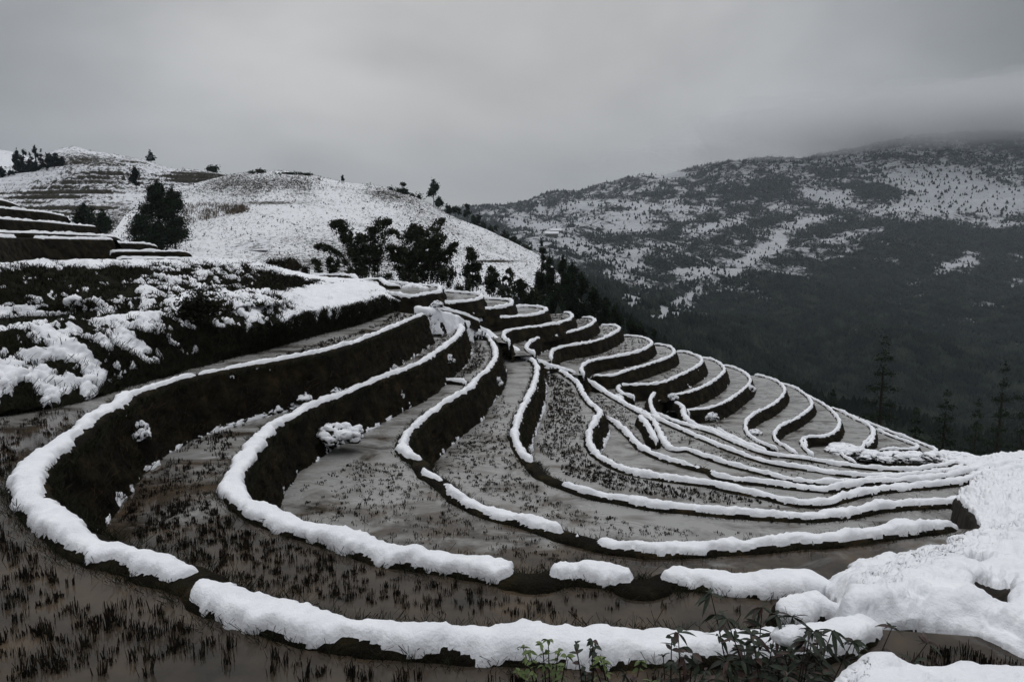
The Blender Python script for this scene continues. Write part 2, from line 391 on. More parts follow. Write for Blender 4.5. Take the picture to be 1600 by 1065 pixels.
Hb = [(990,636,.8),(1025,652,1.1),(1060,668,1.1),(1100,685,1.15),(1150,705,1.15),(1200,721,1.15),(1275,733,1.2),(1337,741,1.2),(1425,742,1.2),(1487,732,1.2),(1550,721,1.1),(1640,711,1.1)]
Ib = [(1012,638,.9),(1037,650,1.1),(1070,662,1.1),(1110,673,1.15),(1150,690,1.15),(1200,708,1.2),(1250,714,1.2),(1300,722,1.2),(1350,729,1.2),(1425,732,1.2),(1487,723,1.2),(1560,713,1.1)]
BL = [('A',A,3.3,1.3,'nearest long snow capped bank, sweeping from lower left across the bottom of the photo'),
      ('B',B,4.6,1.2,'second long snow capped bank, with bare gaps, wrapped round the grey slushy pool'),
      ('C',Cc,5.8,1.2,'broken snow capped bank ending free in dark water beside the snow field at right'),
      ('D',D,7.0,1.1,'snow capped bank with thick snow on a narrow dark wall and a bare middle'),
      ('E',E,8.1,.9,'thick snow capped bank below the dense brown stubble paddy'),
      ('F',Fb,9.0,.8,'snow capped bank starting at the small dark wall left of the spine'),
      ('G',Gb,9.8,.8,'snow capped bank with a bulge of snow just under the spine path'),
      ('H',Hb,10.5,.6,'second highest snow line of the bundle running right to the snow field'),
      ('I',Ib,11.1,.9,'uppermost snow line of the bundle running right to the snow field')]
CUR = {}
CLOSE = [(16, 2), (9, -8), (-40, -8), (-60, 20), (-60, 60), (-30, 62)]
for k, pts, h, dr, lab in BL:
    toe = {'A': .9, 'B': .8, 'C': .8, 'D': 1.5, 'E': 1.0}.get(k, .5)
    CUR[k] = bank(pts, h, dr, lab, G1, side=-1, toe=toe, seed=ord(k) * 1.7, W={'A': .255, 'B': .285}.get(k, .245),
                  T={'A': .095, 'B': .11, 'C': .115, 'D': .12}.get(k, .13))
    c = CUR[k][::4, :2]
    right = [(c[-1][0] + 14, c[-1][1] - 2)]
    pool(list(map(tuple, c)) + right + [(c[-1][0] + 14, 1)] + CLOSE, -h - WLIFT)
# ---- the fan: tongue shaped terraces stepping down to the right
G2 = 'snow rimmed tongue shaped terraces stepping down to the right'
TG = [
 (2.9, [(600,457),(640,463),(668,459),(684,457),(687,451),(684,447),(650,445),(615,441),(600,440)], 'small', .7),
 (3.6, [(662,476),(700,473),(735,470),(750,466),(752,462),(740,458),(715,456),(693,455)], '', .75),
 (4.3, [(705,488),(740,484),(770,481),(795,477),(800,473),(797,469),(780,467),(756,466)], '', .75),
 (5.0, [(738,508),(748,501),(770,497),(800,495),(832,492),(850,487),(853,483),(847,480),(825,478),(803,479)], '', .8),
 (5.8, [(797,534),(788,527),(789,519),(800,515),(837,510),(865,506),(887,500),(894,494),(890,489),(880,487)], '', .8),
 (6.6, [(836,551),(825,546),(824,539),(832,532),(850,525),(882,520),(912,512),(927,504),(929,499),(922,496),(908,495)], '', .9),
 (7.5, [(862,560),(861,553),(868,545),(882,541),(925,534),(950,525),(966,516),(967,511),(957,508),(938,507)], '', .9),
 (8.4, [(912,584),(909,576),(917,566),(935,561),(960,557),(995,550),(1015,540),(1018,534),(1005,527),(985,524),(970,524)], '', .9),
 (9.2, [(926,585),(950,587),(975,580),(1000,573),(1028,564),(1048,556),(1054,549),(1048,542),(1035,538),(1020,537)], '', .9),
 (10.0, [(992,620),(975,615),(966,607),(973,601),(1000,601),(1032,598),(1062,586),(1086,574),(1096,566),(1095,559),(1083,553),(1068,549),(1055,549)], '', 1.0),
 (11.0, [(1042,618),(1058,616),(1080,611),(1108,599),(1126,586),(1132,577),(1127,569),(1115,562),(1100,559),(1092,559)], '', 1.0),
 (12.0, [(1078,646),(1074,640),(1086,639),(1108,637),(1132,628),(1155,613),(1170,600),(1172,591),(1165,583),(1150,575),(1133,571),(1125,571)], '', 1.0),
 (12.9, [(1217,702),(1192,692),(1172,680),(1165,666),(1168,655),(1180,645),(1200,636),(1217,624),(1226,612),(1224,603),(1212,594),(1195,588),(1178,585)], '', 1.0),
 (13.6, [(1247,709),(1228,697),(1214,688),(1211,676),(1220,665),(1240,656),(1258,644),(1268,634),(1266,623),(1256,614),(1240,604),(1222,599),(1212,598)], '', .9),
 (14.2, [(1272,711),(1258,700),(1254,686),(1266,682),(1290,680),(1306,672),(1312,659),(1306,648),(1294,636),(1275,624),(1255,614),(1240,608)], '', .8),
 (14.8, [(1340,723),(1322,714),(1310,702),(1297,694),(1320,694),(1344,700),(1352,690),(1361,682),(1363,670),(1356,662),(1340,655),(1315,642),(1298,635)], '', .8),
 (15.3, [(1372,702),(1400,701),(1425,701),(1434,697),(1420,690),(1400,683),(1380,675),(1368,669)], '', .8),
 (15.9, [(1440,712),(1458,706),(1462,701),(1450,696),(1425,686),(1400,677),(1375,667),(1345,655),(1330,648)], '', 2.5)]
ordn = ['first','second','third','fourth','fifth','sixth','seventh','eighth','ninth','tenth','eleventh','twelfth','thirteenth','fourteenth','fifteenth','sixteenth','seventeenth','lowest']
prev = None
for i, (h, pts, _, dr) in enumerate(TG):
    lab = f"snow rimmed bank of the {ordn[i]} tongue shaped terrace, counted from the top of the fan"
    c = bank([(p[0], p[1], 1) for p in pts], h, dr, lab, G2, side=1, W=.26, T=.13, toe=.55, seed=i * 3.1, width=.8, batter=.30)
    poly = [tuple(x) for x in c[::3, :2]]
    if prev is not None:
        a = (prev[0][0], prev[0][1]); b = (prev[-1][0], prev[-1][1])
        poly = poly + [tuple(x) for x in prev[::-3, :2]] + [a]
    else: poly = poly + [(-14, 60)]
    pool(poly, -h - WLIFT); prev = c
# cross dykes and side rims inside the fan
EX = [('short cross dyke closing off the small grey pool below the tuft',[(668,595),(690,594),(712,594),(730,597)],5.75,.4,1,.34),
      ('snow rimmed bank hooking down from the tenth terrace to the spine',[(1030,601),(1024,612),(1017,622),(1019,637),(1027,650),(1040,660)],10.6,.9,-1,.36),
      ('thick snow line dropping from the eleventh terrace to the spine bundle',[(1054,627),(1066,634),(1070,648),(1085,662),(1120,674),(1160,690),(1200,704)],11.25,.6,-1,.42),
      ('short snow topped dyke standing below the fifteenth terrace',[(1255,682),(1257,692),(1258,700)],14.3,.5,1,.36),
      ('short snow topped cross dyke near the silhouette edge at right',[(1363,667),(1364,676),(1361,688),(1353,695)],14.85,.4,1,.4),
      ('small snow island between the nearest bank and the snow field',[(1212,958),(1240,948),(1275,945),(1305,952),(1325,962)],3.95,.5,-1,.42),
      ('thin snow fringe beside the thirteenth terrace foot',[(1120,668),(1135,677),(1150,684),(1163,690)],12.1,.3,-1,.22),
      ('short thick snow bank splitting the narrow pool above the dark wall',[(998,648),(1010,660),(1018,675),(1026,688)],9.45,.4,-1,.36)]
for lab, pts, h, dr, sd, W in EX:
    bank([(p[0], p[1], 1) for p in pts], h, dr, lab, None, side=sd, W=W * .8, T=.13, seed=h)
# the spine: snowy path running down between bowl and fan
SP = [(648,480,1.6,3.15),(672,485,2.2,3.4),(690,490,2.4,3.7),(712,498,2.2,4.3),(738,508,1.7,5.0),(760,518,1.3,5.6),(783,532,1.3,6.1),(800,543,1.3,6.6),(818,553,1.2,6.9),(838,563,1.2,7.3),(862,572,1.1,7.8),(890,580,1.1,8.4),(915,592,1.1,9.1),(945,611,1.1,9.8),(975,629,1.1,10.2),(1005,645,1.1,10.5)]
bank(SP, 5, 1.1, 'snowy footpath bank running down the spine between the curved paddies and the fan', None, side=-1, W=.5, T=.14, seed=99, width=1.3, sym=True, name='path_bank')
bank([(672,479,1.2,3.3),(700,485,1.6,3.7),(725,492,1.6,4.2),(748,502,1.2,4.8)], 4, .5, 'short snowy bank beside the top end of the spine path', None, side=1, W=.45, T=.13, seed=98, sym=True, name='path_bank')

# ---- upper terraces on the left, above eye level
G3 = 'dark walled terraces rising at the left edge'
UP = [(-3.6,[(-220,290),(-60,303),(0,313),(15,317),(30,323)],.9,'top',None,.7),
      (-2.7,[(-220,300),(-60,317),(0,325),(40,329),(70,332),(100,338)],1.0,'second',None,.8),
      (-1.75,[(-220,318),(-60,337),(0,342),(40,345),(70,347),(110,351),(150,354)],1.1,'third',None,.9),
      (-.75,[(-220,348),(-60,360),(0,363),(50,364),(100,366),(150,368),(178,370)],.5,'fourth',None,.7),
      (-.45,[(-220,356),(-60,366),(0,370.3),(22,371.2,.8),(28,371.4,0),(50,372,0),(58,372.2,1),(100,373),(150,373.8),(178,374.2)],1.35,'broad',None,.9)]
for h, pts, dr, nm, _, w in UP:
    P_ = [(p[0], p[1], (p[2] if len(p) > 2 else 1)) for p in pts]
    e = P_[-1]; wp = at_h(e[0], e[1], h)
    # the wall turns back into the hill at its right end
    back = at_h(e[0], e[1], h) + Vector((-9, 11, 0))
    c = bank(P_, h, dr, {'broad': 'snow edged rim of the broad darkest wall at the left edge'}.get(nm, f'{nm} snow edged dark terrace wall down from the top at the left edge'), G3, side=1, W=.3 * w, T=.13, seed=h * 5, batter=.35, toe=0)
    cc = c[::4]
    pool([tuple(x[:2]) for x in cc] + [(back.x, back.y), (-70, back.y + 15), (-90, 30)], -h - .12, M_HSOIL, 'ground')
    # right end wall
    a = Vector(c[-1][:3]); n1 = 30
    side_pts = np.array([[a.x + (back.x - a.x) * t + .6 * math.sin(t * 3), a.y + (back.y - a.y) * t, a.z, .9] for t in np.linspace(0, 1, n1)])
    V = []
    for j, (o, z) in enumerate([(-.3, 0), (0, .02), (.2, -.08), (.5, -.5 * dr), (.85, -dr - .3), (1.2, -dr - 1.2)]):
        q = side_pts[:, :3] + np.array([1, .2, 0]) * o; q[:, 2] += z
        q[:, :2] += (fbm(q * 2, 3) * .15)[:, None]; V.append(q)
    g_ = obj('ground', np.concatenate(V), grid_faces(n1, len(V)), M_EARTH); tag(g_, kind='structure')
for lab, pts, Yr, dr in [('low snow edged terrace wall right of the broad dark wall, upper of two',[(170,379),(200,380),(225,381),(245,385)],(48,55),.7),
                  ('low snow edged terrace wall right of the broad dark wall, lower of two',[(170,393),(210,393),(250,393),(285,393),(300,399)],(44,48),.7),
                  ('thin snow line behind the grassy strip at the foot of the hill',[(180,403),(220,404),(260,404),(300,405),(340,405)],(38,40),.3)]:
    bank([(p[0], p[1], .9) for p in pts], None, dr, lab, None, side=1, W=.32, T=.12, Y=Yr, seed=Yr[0])
for k, (lab, pts, h, dr) in enumerate([('faint topmost snow edged terrace line below the bamboo',[(470,436),(490,430),(520,429),(545,430),(556,433)],2.15,.3),
                     ('long low terrace wall in the upper middle, below the bamboo',[(455,441),(480,438),(520,436),(550,434),(562,440),(590,443)],2.45,.5),
                     ('small terrace wall with lumpy snow left of the fan top',[(516,446),(545,445),(560,443),(580,448),(600,452)],2.85,.3),
                     ('short snowy mound bank between bamboo and fan top',[(556,441),(572,437),(590,435),(600,440),(612,445),(628,445)],2.7,.4),
                     ('thin snow line crossing the top pool of the fan',[(630,449),(645,446),(665,451)],2.95,.2),
                     ('broad snowy bank right under the fan top',[(592,462),(615,458),(640,463),(668,463)],3.1,.5)]):
    bank([(p[0], p[1], 1.1) for p in pts], h, dr, lab, None, side=1, W=.4, T=.12, seed=k * 2.7 + 60)

# ------------------------------------------------------------------ base ground under everything near
def idw(Q, P, Z, pw=3):
    out = np.zeros(len(Q))
    for a in range(0, len(Q), 4000):
        d = ((Q[a:a + 4000, None, :] - P[None]) ** 2).sum(2) + .3
        w = d ** (-pw / 2); out[a:a + 4000] = (w * Z).sum(1) / w.sum(1)
    return out
RP = np.array(RIMPTS); cp = [(p[0], p[1], p[2] - 1.9) for p in RP]
for x, y, z in [(-40,-10,-4),(-10,-12,-6),(10,-12,-6),(30,-5,-9),(40,10,-16),(50,25,-25),(60,45,-38),(75,70,-48),(80,100,-56),(60,95,-44),(45,85,-32),(35,95,-30),(20,95,-20),(5,100,-13),(-10,90,-7),(-25,80,-5),(-45,75,-1),(-60,60,0),(-70,40,2),(-60,20,1),(-60,0,0),(100,40,-60),(110,80,-70),(110,120,-75),(60,140,-60),(0,130,-12),(-50,120,-3),(100,0,-50),(60,5,-30),(35,48,-23),(42,60,-28),(30,70,-22),(22,78,-16),
                (24,24,-11.5),(30,30,-14.5),(34,38,-18),(16,14,-8.3),(19,18,-9.8)]:
    cp += [(x, y, z)] * 3
cp = np.array(cp)
gx, gy = np.meshgrid(np.linspace(-75, 115, 230), np.linspace(-14, 145, 200)); Q = np.stack([gx.ravel(), gy.ravel()], 1)
gz = idw(Q, cp[:, :2], cp[:, 2]); Pn = np.stack([Q[:, 0], Q[:, 1], gz], 1)
# outside the pools the slope falls away steeply below the rims
allr = RP; din = np.full(len(Q), 1e9); zn = np.zeros(len(Q))
for a_ in range(0, len(Q), 4000):
    d_ = np.sqrt(((Q[a_:a_ + 4000, None] - allr[None, :, :2]) ** 2).sum(2)); k_ = d_.argmin(1); din[a_:a_ + 4000] = d_.min(1); zn[a_:a_ + 4000] = allr[k_, 2]
inside = np.zeros(len(Q), bool)
for z_, pl_ in WATER: inside |= inpoly(Q, pl_)
fall = (~inside) & (Q[:, 0] > 2) & (Q[:, 1] > 16)
gz = np.where(fall, np.minimum(gz, zn - .8 - .85 * np.minimum(din, 55)), gz)
gz = gz + fbm(Pn * .35, 4) * .5 - .2
snv = .08 + .25 * fbm(Pn * .2 + 4, 3); Pn[:, 2] = gz
M_GROUND = mat_hill('slope_ground', (.75, .76, .8), [(.3, (.012, .012, .008)), (.7, (.04, .035, .022))], 1.3, .7, 1.6)
tag(obj('ground', Pn, grid_faces(230, 200), M_GROUND, attr={'snow': snv}), kind='structure')

# ------------------------------------------------------------------ lofted terrain
def loft(lines, nu, nvs, smooth_v=False):
    """lines: list of lists of (px,py,h) or ('Y',y,[(px,py)...])"""
    Rws = []
    for L in lines:
        if isinstance(L[0], str): W_ = np.array([tuple(at_Y(p[0], p[1], L[1])) for p in L[2]])
        else: W_ = np.array([tuple(at_h(*p)) for p in L])
        Rws.append(resample(catmull(W_, 14), n=nu))
    Rws = np.array(Rws)
    if smooth_v:
        flat_ = Rws.reshape(len(lines), -1); st = catmull_rows(flat_, nvs); return st.reshape(-1, nu, 3)
    out = []
    for i in range(len(Rws) - 1):
        n = nvs[i] if isinstance(nvs, (list, tuple)) else nvs
        for t in np.linspace(0, 1, n, endpoint=False): out.append(Rws[i] * (1 - t) + Rws[i + 1] * t)
    out.append(Rws[-1]); return np.array(out)
def catmull_rows(M, n):
    Q = np.vstack([2 * M[0] - M[1], M, 2 * M[-1] - M[-2]]); out = []
    for i in range(1, len(Q) - 2):
        for t in np.linspace(0, 1, n, endpoint=False):
            p0, p1, p2, p3 = Q[i - 1:i + 3]
            out.append(.5 * (2 * p1 + (p2 - p0) * t + (2 * p0 - 5 * p1 + 4 * p2 - p3) * t * t + (3 * p1 - p0 - 3 * p2 + p3) * t ** 3))
    out.append(M[-1]); return np.array(out)
# left hillside: two steps of lumpy snow-laden scrub
HL = [[(-120,672,3.75),(0,668,3.75),(60,655,3.75),(130,640,3.75),(200,624,3.75),(300,600,3.75),(360,582,3.75),(430,560,3.75),(500,540,3.75),(560,522,3.75),(600,505,3.75),(622,492,3.75)],
      [(-120,655,3.4),(0,652,3.4),(60,642,3.4),(130,628,3.4),(200,606,3.4),(280,582,3.4),(350,562,3.4),(420,545,3.4),(490,525,3.4),(555,508,3.4),(600,492,3.4),(622,483,3.4)],
      [(-120,560,2.2),(0,545,2.2),(60,535,2.2),(130,528,2.2),(200,520,2.25),(280,515,2.4),(350,512,2.5),(420,510,2.6),(485,489,2.55),(550,480,2.6),(598,468,2.7),(625,472,3.0)],
      [(-120,535,1.97),(0,525,1.97),(60,513,1.97),(130,506,1.97),(200,500,2.0),(280,495,2.1),(350,492,2.2),(420,497,2.4),(480,482,2.4),(540,472,2.45),(585,463,2.5),(610,466,2.75)],
      [(-120,502,2.0),(0,497,2.0),(60,494,2.0),(130,490,2.0),(200,484,1.95),(280,478,1.95),(350,474,1.95),(410,478,2.0),(470,468,2.2),(530,460,2.3),(570,455,2.4),(600,455,2.6)],
      [(-120,490,1.8),(0,480,1.75),(60,476,1.7),(130,474,1.7),(200,468,1.7),(280,462,1.7),(340,455,1.7),(400,455,1.75),(455,450,1.9),(510,447,2.1),(550,445,2.25),(590,446,2.45)],
      [(-120,428,.78),(0,423,.80),(60,418,.78),(130,417,.78),(200,417,.80),(280,416,.85),(340,414,.88),(390,418,1.05),(430,425,1.3),(480,436,1.75),(530,441,2.1),(570,441,2.3)],
      [(-120,421,.68),(0,418,.72),(60,414,.72),(130,413,.72),(200,413,.76),(280,412,.80),(340,410,.85),(385,412,1.0),(425,420,1.25),(475,432,1.7),(520,438,2.05),(560,438,2.25)],
      [(-120,411,.8),(0,411,.82),(60,410,.82),(130,409,.82),(200,408,.86),(280,407,.92),(340,406,.97),(380,407,1.1),(430,418,1.4),(480,430,1.9),(520,436,2.3),(560,436,2.6)]]
NU = 900
NV = [10, 60, 12, 16, 20, 50, 10, 6]
G = loft(HL, NU, NV)
vv = np.repeat(np.arange(8), NV); vv = np.append(vv, 7.0)
tt = np.concatenate([np.arange(n) / n for n in NV] + [[1.0]]); V8 = (vv + tt)       # 0..8 across
uu = np.linspace(0, 1, NU)
Vg, Ug = np.meshgrid(V8, uu, indexing='ij')
pxl = 800 + F * G[..., 0] / G[..., 1]                                               # bearing, kept as place in the hillside
nrm = normals(G)
rough = np.where(pxl < 420, 1.0, .45) * (1 - .75 * sst(Vg, 3, 3.3) * (1 - sst(Vg, 4.0, 4.4)) * (pxl < 330))
rough *= sst(Vg, .2, 1.2) * (1 - .7 * sst(Vg, 6.6, 7.2))
hump = fbm(G * 1.15 + 3, 4, .55) * .34 + billow(G * 2.6, 3) * .085 + fbm(G * 8, 2) * .02
G = G + (nrm * .6 + np.array([0, 0, .4])) * (hump * rough)[..., None]
scarp = np.exp(-((pxl - 455) / 42) ** 2 - ((Vg - 5.2) / .38) ** 2)
cov = np.where(pxl < 440, -.10, .10) + .30 * np.exp(-((pxl - 60) / 90) ** 2 - ((Vg - 1.6) / .7) ** 2)
cov += -.55 * (1 - sst(Vg, .6, 1.3)) + -.34 * sst(pxl, 230, 330) * (1 - sst(pxl, 640, 700)) * (1 - sst(Vg, 1.75, 2.35)) * (pxl < 640)
cov += -.30 * sst(pxl, 120, 200) * (1 - sst(Vg, 1.1, 1.7))
cov += np.where((Vg > 2.2) & (Vg < 3.2), .12, 0)
cov += -.75 * ((Vg > 3.15) & (Vg < 4.05) & (pxl < 150))
cov += np.where((Vg >= 4.05) & (Vg < 5), .15, 0)
cov += -.30 * (1 - sst(pxl, 190, 260)) * sst(Vg, 4.95, 5.2) * (1 - sst(Vg, 5.85, 6.0))
cov += .35 * sst(Vg, 5.85, 6.1)
cov += .42 * sst(pxl, 420, 500) * sst(Vg, 2.3, 2.9)
cov += -1.4 * scarp
G_up = np.array([0, 0, 1.0])
hs = empty('snowy_slope', 'lumpy scrub slope half buried in snow, rising from the water at left', 'hillside'); hs['kind'] = 'structure'
obj('ground_sheet', G.reshape(-1, 3), grid_faces(NU, len(V8)), M_HSOIL, hs)
v_, f_ = snow_over(G, cov, .095, 1.85, 1.35, .45, seed=2.2, oct=5, rough=.6)
obj('snow_cover', v_, f_, M_SNOW, hs)
HG, HV, HPX, HCOV = G, Vg, pxl, cov

# right snow field, where the banks run together
MR1 = [[(1300,1305,5.0),(1330,1295,5.0),(1400,1275,5.0),(1460,1276,5.0),(1530,1302,5.0),(1600,1335,5.0),(1760,1420,5.0)],
       [(1300,1008,3.5),(1330,1006,3.5),(1400,987,3.5),(1460,988,3.5),(1530,1012,3.5),(1600,1044,3.5),(1760,1116,3.5)],
       [(1300,952,3.28),(1330,950,3.28),(1400,932,3.28),(1460,930,3.28),(1540,950,3.28),(1610,983,3.28),(1790,1040,3.28)],
       [(1325,938,3.6),(1350,928,3.65),(1400,910,3.75),(1480,898,3.8),(1560,898,3.8),(1660,910,3.8),(1900,950,3.8)],
       [(1285,908,4.45),(1320,906,4.45),(1400,895,4.5),(1480,880,4.6),(1550,860,4.75),(1650,852,4.8),(1900,862,4.9)],
       [(1280,894,4.62),(1315,896,4.65),(1350,888,4.7),(1412,884,4.8),(1475,868,5.0),(1537,838,5.4),(1900,836,5.6)],
       [(1280,1075,6.6),(1315,1075,6.6),(1350,1065,6.6),(1412,1045,6.6),(1475,1000,6.7),(1537,950,6.9),(1900,930,7.0)]]
MR2 = [[(1528,848,5.2),(1560,840,5.35),(1620,835,5.5),(1700,832,5.5),(1900,832,5.5)],
       [(1530,826,5.75),(1560,822,5.8),(1620,815,5.9),(1700,812,5.9),(1900,812,5.9)],
       [(1512,800,6.1),(1545,797,6.1),(1600,790,6.2),(1700,785,6.2),(1900,785,6.2)],
       [(1492,782,6.9),(1535,770,7.0),(1590,760,7.1),(1700,752,7.2),(1900,750,7.2)],
       [(1520,757,7.9),(1550,747,8.0),(1600,738,8.1),(1700,730,8.2),(1900,728,8.2)],
       [(1530,738,9.0),(1560,731,9.2),(1610,723,9.3),(1700,717,9.3),(1900,716,9.3)],
       [(1500,727,10.6),(1550,719,10.8),(1610,713,11),(1700,708,11),(1900,706,11)],
       [(1470,722,12.2),(1540,716,12.2),(1600,709,12.2),(1700,704,12.2),(1900,702,12.2)],
       [(1470,740,20),(1540,740,20),(1600,735,20),(1700,730,20),(1900,730,20)]]
sf = empty('snow_field', 'smooth wide snow field where the banks meet at lower right', 'snow field'); sf['kind'] = 'structure'
for k, (L, nvs, nu) in enumerate([(MR1, [6, 14, 34, 34, 14, 6], 420), (MR2, 22, 260)]):
    G = loft(L, nu, nvs)
    lft = G[:, :1] + np.array([-.25, 0, -1.6]); G = np.concatenate([lft, G], 1); nu += 1; nr_ = normals(G)
    hump = fbm(G * 1.2 + 3, 4, .55) * (.20 if k == 0 else .30) + billow(G * 2.2, 2) * .06
    vfr = np.linspace(0, 1, G.shape[0])[:, None]
    ends = sst(vfr, .06, .30) * (1 - sst(vfr, .92, 1.0)) if k == 0 else np.ones_like(vfr)
    G = G + nr_ * (hump * (.12 + .88 * ends))[..., None]
    uf = np.linspace(0, 1, nu)[None, :]; G[..., 2] -= .35 * (1 - sst(uf, .0, .10)) ** 2 * (k == 0)
    px_ = 800 + F * G[..., 0] / G[..., 1]
    cv = np.full(G.shape[:2], .46 if k == 0 else .34) + 0 * vfr - 1.5 * (1 - sst(uf, .0, .02))
    if k == 0:
        cv = cv - 1.6 * (1 - sst(vfr, .03, .07)) - 2.0 * sst(vfr, .95, .99)
        hole = np.exp(-((px_ - 1565) / 20) ** 2 - ((vfr - .62) / .05) ** 2) + np.exp(-((px_ - 1600) / 30) ** 2 - ((vfr - .36) / .10) ** 2)
        cv = cv - 1.5 * hole; G[..., 2] -= .25 * hole
    else: cv = cv - .75 * sst(vfr, .30, .36) * (1 - sst(vfr, .80, .86)) * (px_ < 1500)
    obj('ground_sheet', G.reshape(-1, 3), grid_faces(nu, G.shape[0]), M_MUD, sf)
    v_, f_ = snow_over(G, cv, .12, 1.9, 1.1, .35, seed=8, sharp=.35, oct=5, rough=.6); obj('snow_cover', v_, f_, M_SNOW, sf)

# near bank at the bottom right corner, just in front of the viewer
NB = [[(1300,1110,2.3),(1345,1075,2.3),(1372,1052,2.3),(1450,1066,2.3),(1520,1062,2.3),(1600,1066,2.3),(1750,1080,2.3)],
      [(1290,1085,2.05),(1352,1048,2.05),(1380,1036,2.05),(1430,1050,2.05),(1480,1052,2.05),(1530,1050,2.05),(1600,1054,2.05),(1750,1066,2.05)],
      [(1290,1150,2.0),(1345,1100,2.0),(1380,1080,2.0),(1450,1085,2.0),(1520,1085,2.0),(1600,1090,2.0),(1750,1100,2.0)],
      [(1250,1400,2.0),(1345,1400,2.0),(1380,1400,2.0),(1450,1400,2.0),(1520,1400,2.0),(1600,1400,2.0),(1800,1400,2.0)]]
NB.insert(0, [(1330,1090,3.8),(1380,1080,3.8),(1400,1085,3.8),(1450,1100,3.8),(1520,1100,3.8),(1600,1100,3.8),(1750,1100,3.8)])
G = loft(NB, 160, [6, 6, 14, 14]); G[..., 2] += billow(G * 3.2, 3) * .03 + fbm(G * 2, 3) * .03 - .11
nb = empty('near_snow_bank', 'rounded snow bank in the bottom right corner', 'snow bank'); nb['kind'] = 'structure'
obj('ground_sheet', G.reshape(-1, 3), grid_faces(160, G.shape[0]), M_MUD, nb)
cv = np.full(G.shape[:2], .6) - 1.4 * (np.linspace(0, 1, G.shape[0])[:, None] < .13)
v_, f_ = snow_over(G, cv + .18, .11, 2.4, .55, .3, seed=5, sharp=.5); obj('snow_cover', v_, f_, M_SNOW, nb)

# ------------------------------------------------------------------ stubble
def blades(cx, cy, cz, n, hgt, wid, spread, lean=.35):
    """arrays: centres repeated -> thin triangles"""
    m = len(cx); k = m * n
    x = np.repeat(cx, n) + rng.normal(0, spread, k); y = np.repeat(cy, n) + rng.normal(0, spread, k); z = np.repeat(cz, n)
    H = np.repeat(hgt, n) * (.45 + .75 * rng.random(k)); a = rng.random(k) * 6.283; w = np.repeat(wid, n) * (.6 + .8 * rng.random(k))
    lx = rng.normal(0, lean, k) * H; ly = rng.normal(0, lean, k) * H
    V = np.zeros((k, 4, 3))
    V[:, 0] = np.stack([x - w * np.cos(a), y - w * np.sin(a), z - .03], 1); V[:, 1] = np.stack([x + w * np.cos(a), y + w * np.sin(a), z - .03], 1)
    V[:, 2] = np.stack([x + lx + .5 * w * np.cos(a), y + ly + .5 * w * np.sin(a), z + H], 1); V[:, 3] = np.stack([x + lx - .5 * w * np.cos(a), y + ly - .5 * w * np.sin(a), z + H * .93], 1)
    return V.reshape(-1, 3), np.arange(k * 4).reshape(-1, 4)
def level_at(P):
    z = np.full(len(P), -99.0)
    for zz, poly in WATER:
        k = inpoly(P, poly); z = np.where(k & (zz > z), zz, z)
    return z
# distances to banks so that no stubble grows in them
BC = np.concatenate([c[::5, :3] for c, _, _, _ in BANKS])
def scatter_px(poly, n, h):
    poly = np.array(poly, float); lo, hi = poly.min(0), poly.max(0); out = []
    # sample on the water plane itself, then keep what falls in the outline
    W3 = np.array([tuple(at_h(p[0], p[1], h)) for p in poly])
    lo, hi = W3[:, :2].min(0), W3[:, :2].max(0)
    area = abs(np.sum(W3[:, 0] * np.roll(W3[:, 1], -1) - W3[:, 1] * np.roll(W3[:, 0], -1))) / 2
    m = int(n * (hi - lo).prod())
    Q = lo + rng.random((m, 2)) * (hi - lo); return Q[inpoly(Q, W3[:, :2])]
ST = [ # outline in the photo, clumps per m2, depth below eye, clump height
 ([(-60,700),(20,700),(60,800),(200,895),(320,935),(520,1010),(800,1030),(1150,1030),(1500,1010),(1600,1030),(1600,1200),(-400,1300),(-400,800)], 15, 3.47, .15, 0),
 ([(-60,620),(140,640),(60,700),(0,720),(-60,720)], 6, 3.47, .10, 0),
 ([(140,790),(200,700),(330,640),(420,600),(360,700),(340,760),(420,830),(600,890),(850,920),(1150,950),(1200,975),(700,960),(400,920),(250,860)], 16, 4.77, .12, 0),
 ([(450,770),(560,720),(640,730),(760,800),(900,850),(1000,880),(820,890),(640,850),(500,810)], 9, 5.97, .08, 0),
 ([(680,640),(780,600),(800,640),(800,720),(860,780),(1000,820),(1180,835),(960,840),(800,790),(700,740)], 9, 7.17, .08, 0),
 ([(850,575),(890,600),(915,650),(905,690),(940,730),(1050,760),(1180,775),(1240,795),(1100,785),(960,765),(880,740),(840,700),(845,620)], 12, 8.27, .14, 0),
 ([(720,520),(760,545),(755,570),(725,590),(690,590),(660,588),(700,560)], 9, 5.97, .13, 0),
 ([(680,500),(705,510),(700,530),(660,560),(640,560),(670,520)], 5, 4.77, .10, 0),
 ([(560,520),(620,490),(650,492),(600,510),(500,545),(420,562),(500,535)], 7, 3.47, .12, 0),
 ([(930,600),(990,645),(1030,700),(980,670),(950,650),(925,620)], 8, 9.97, .09, 0),
 ([(700,480),(850,480),(1000,530),(1100,565),(1220,610),(1310,650),(1340,690),(1200,690),(1100,660),(940,600),(800,530)], 3.0, 9.0, .10, 1)]
parts = []
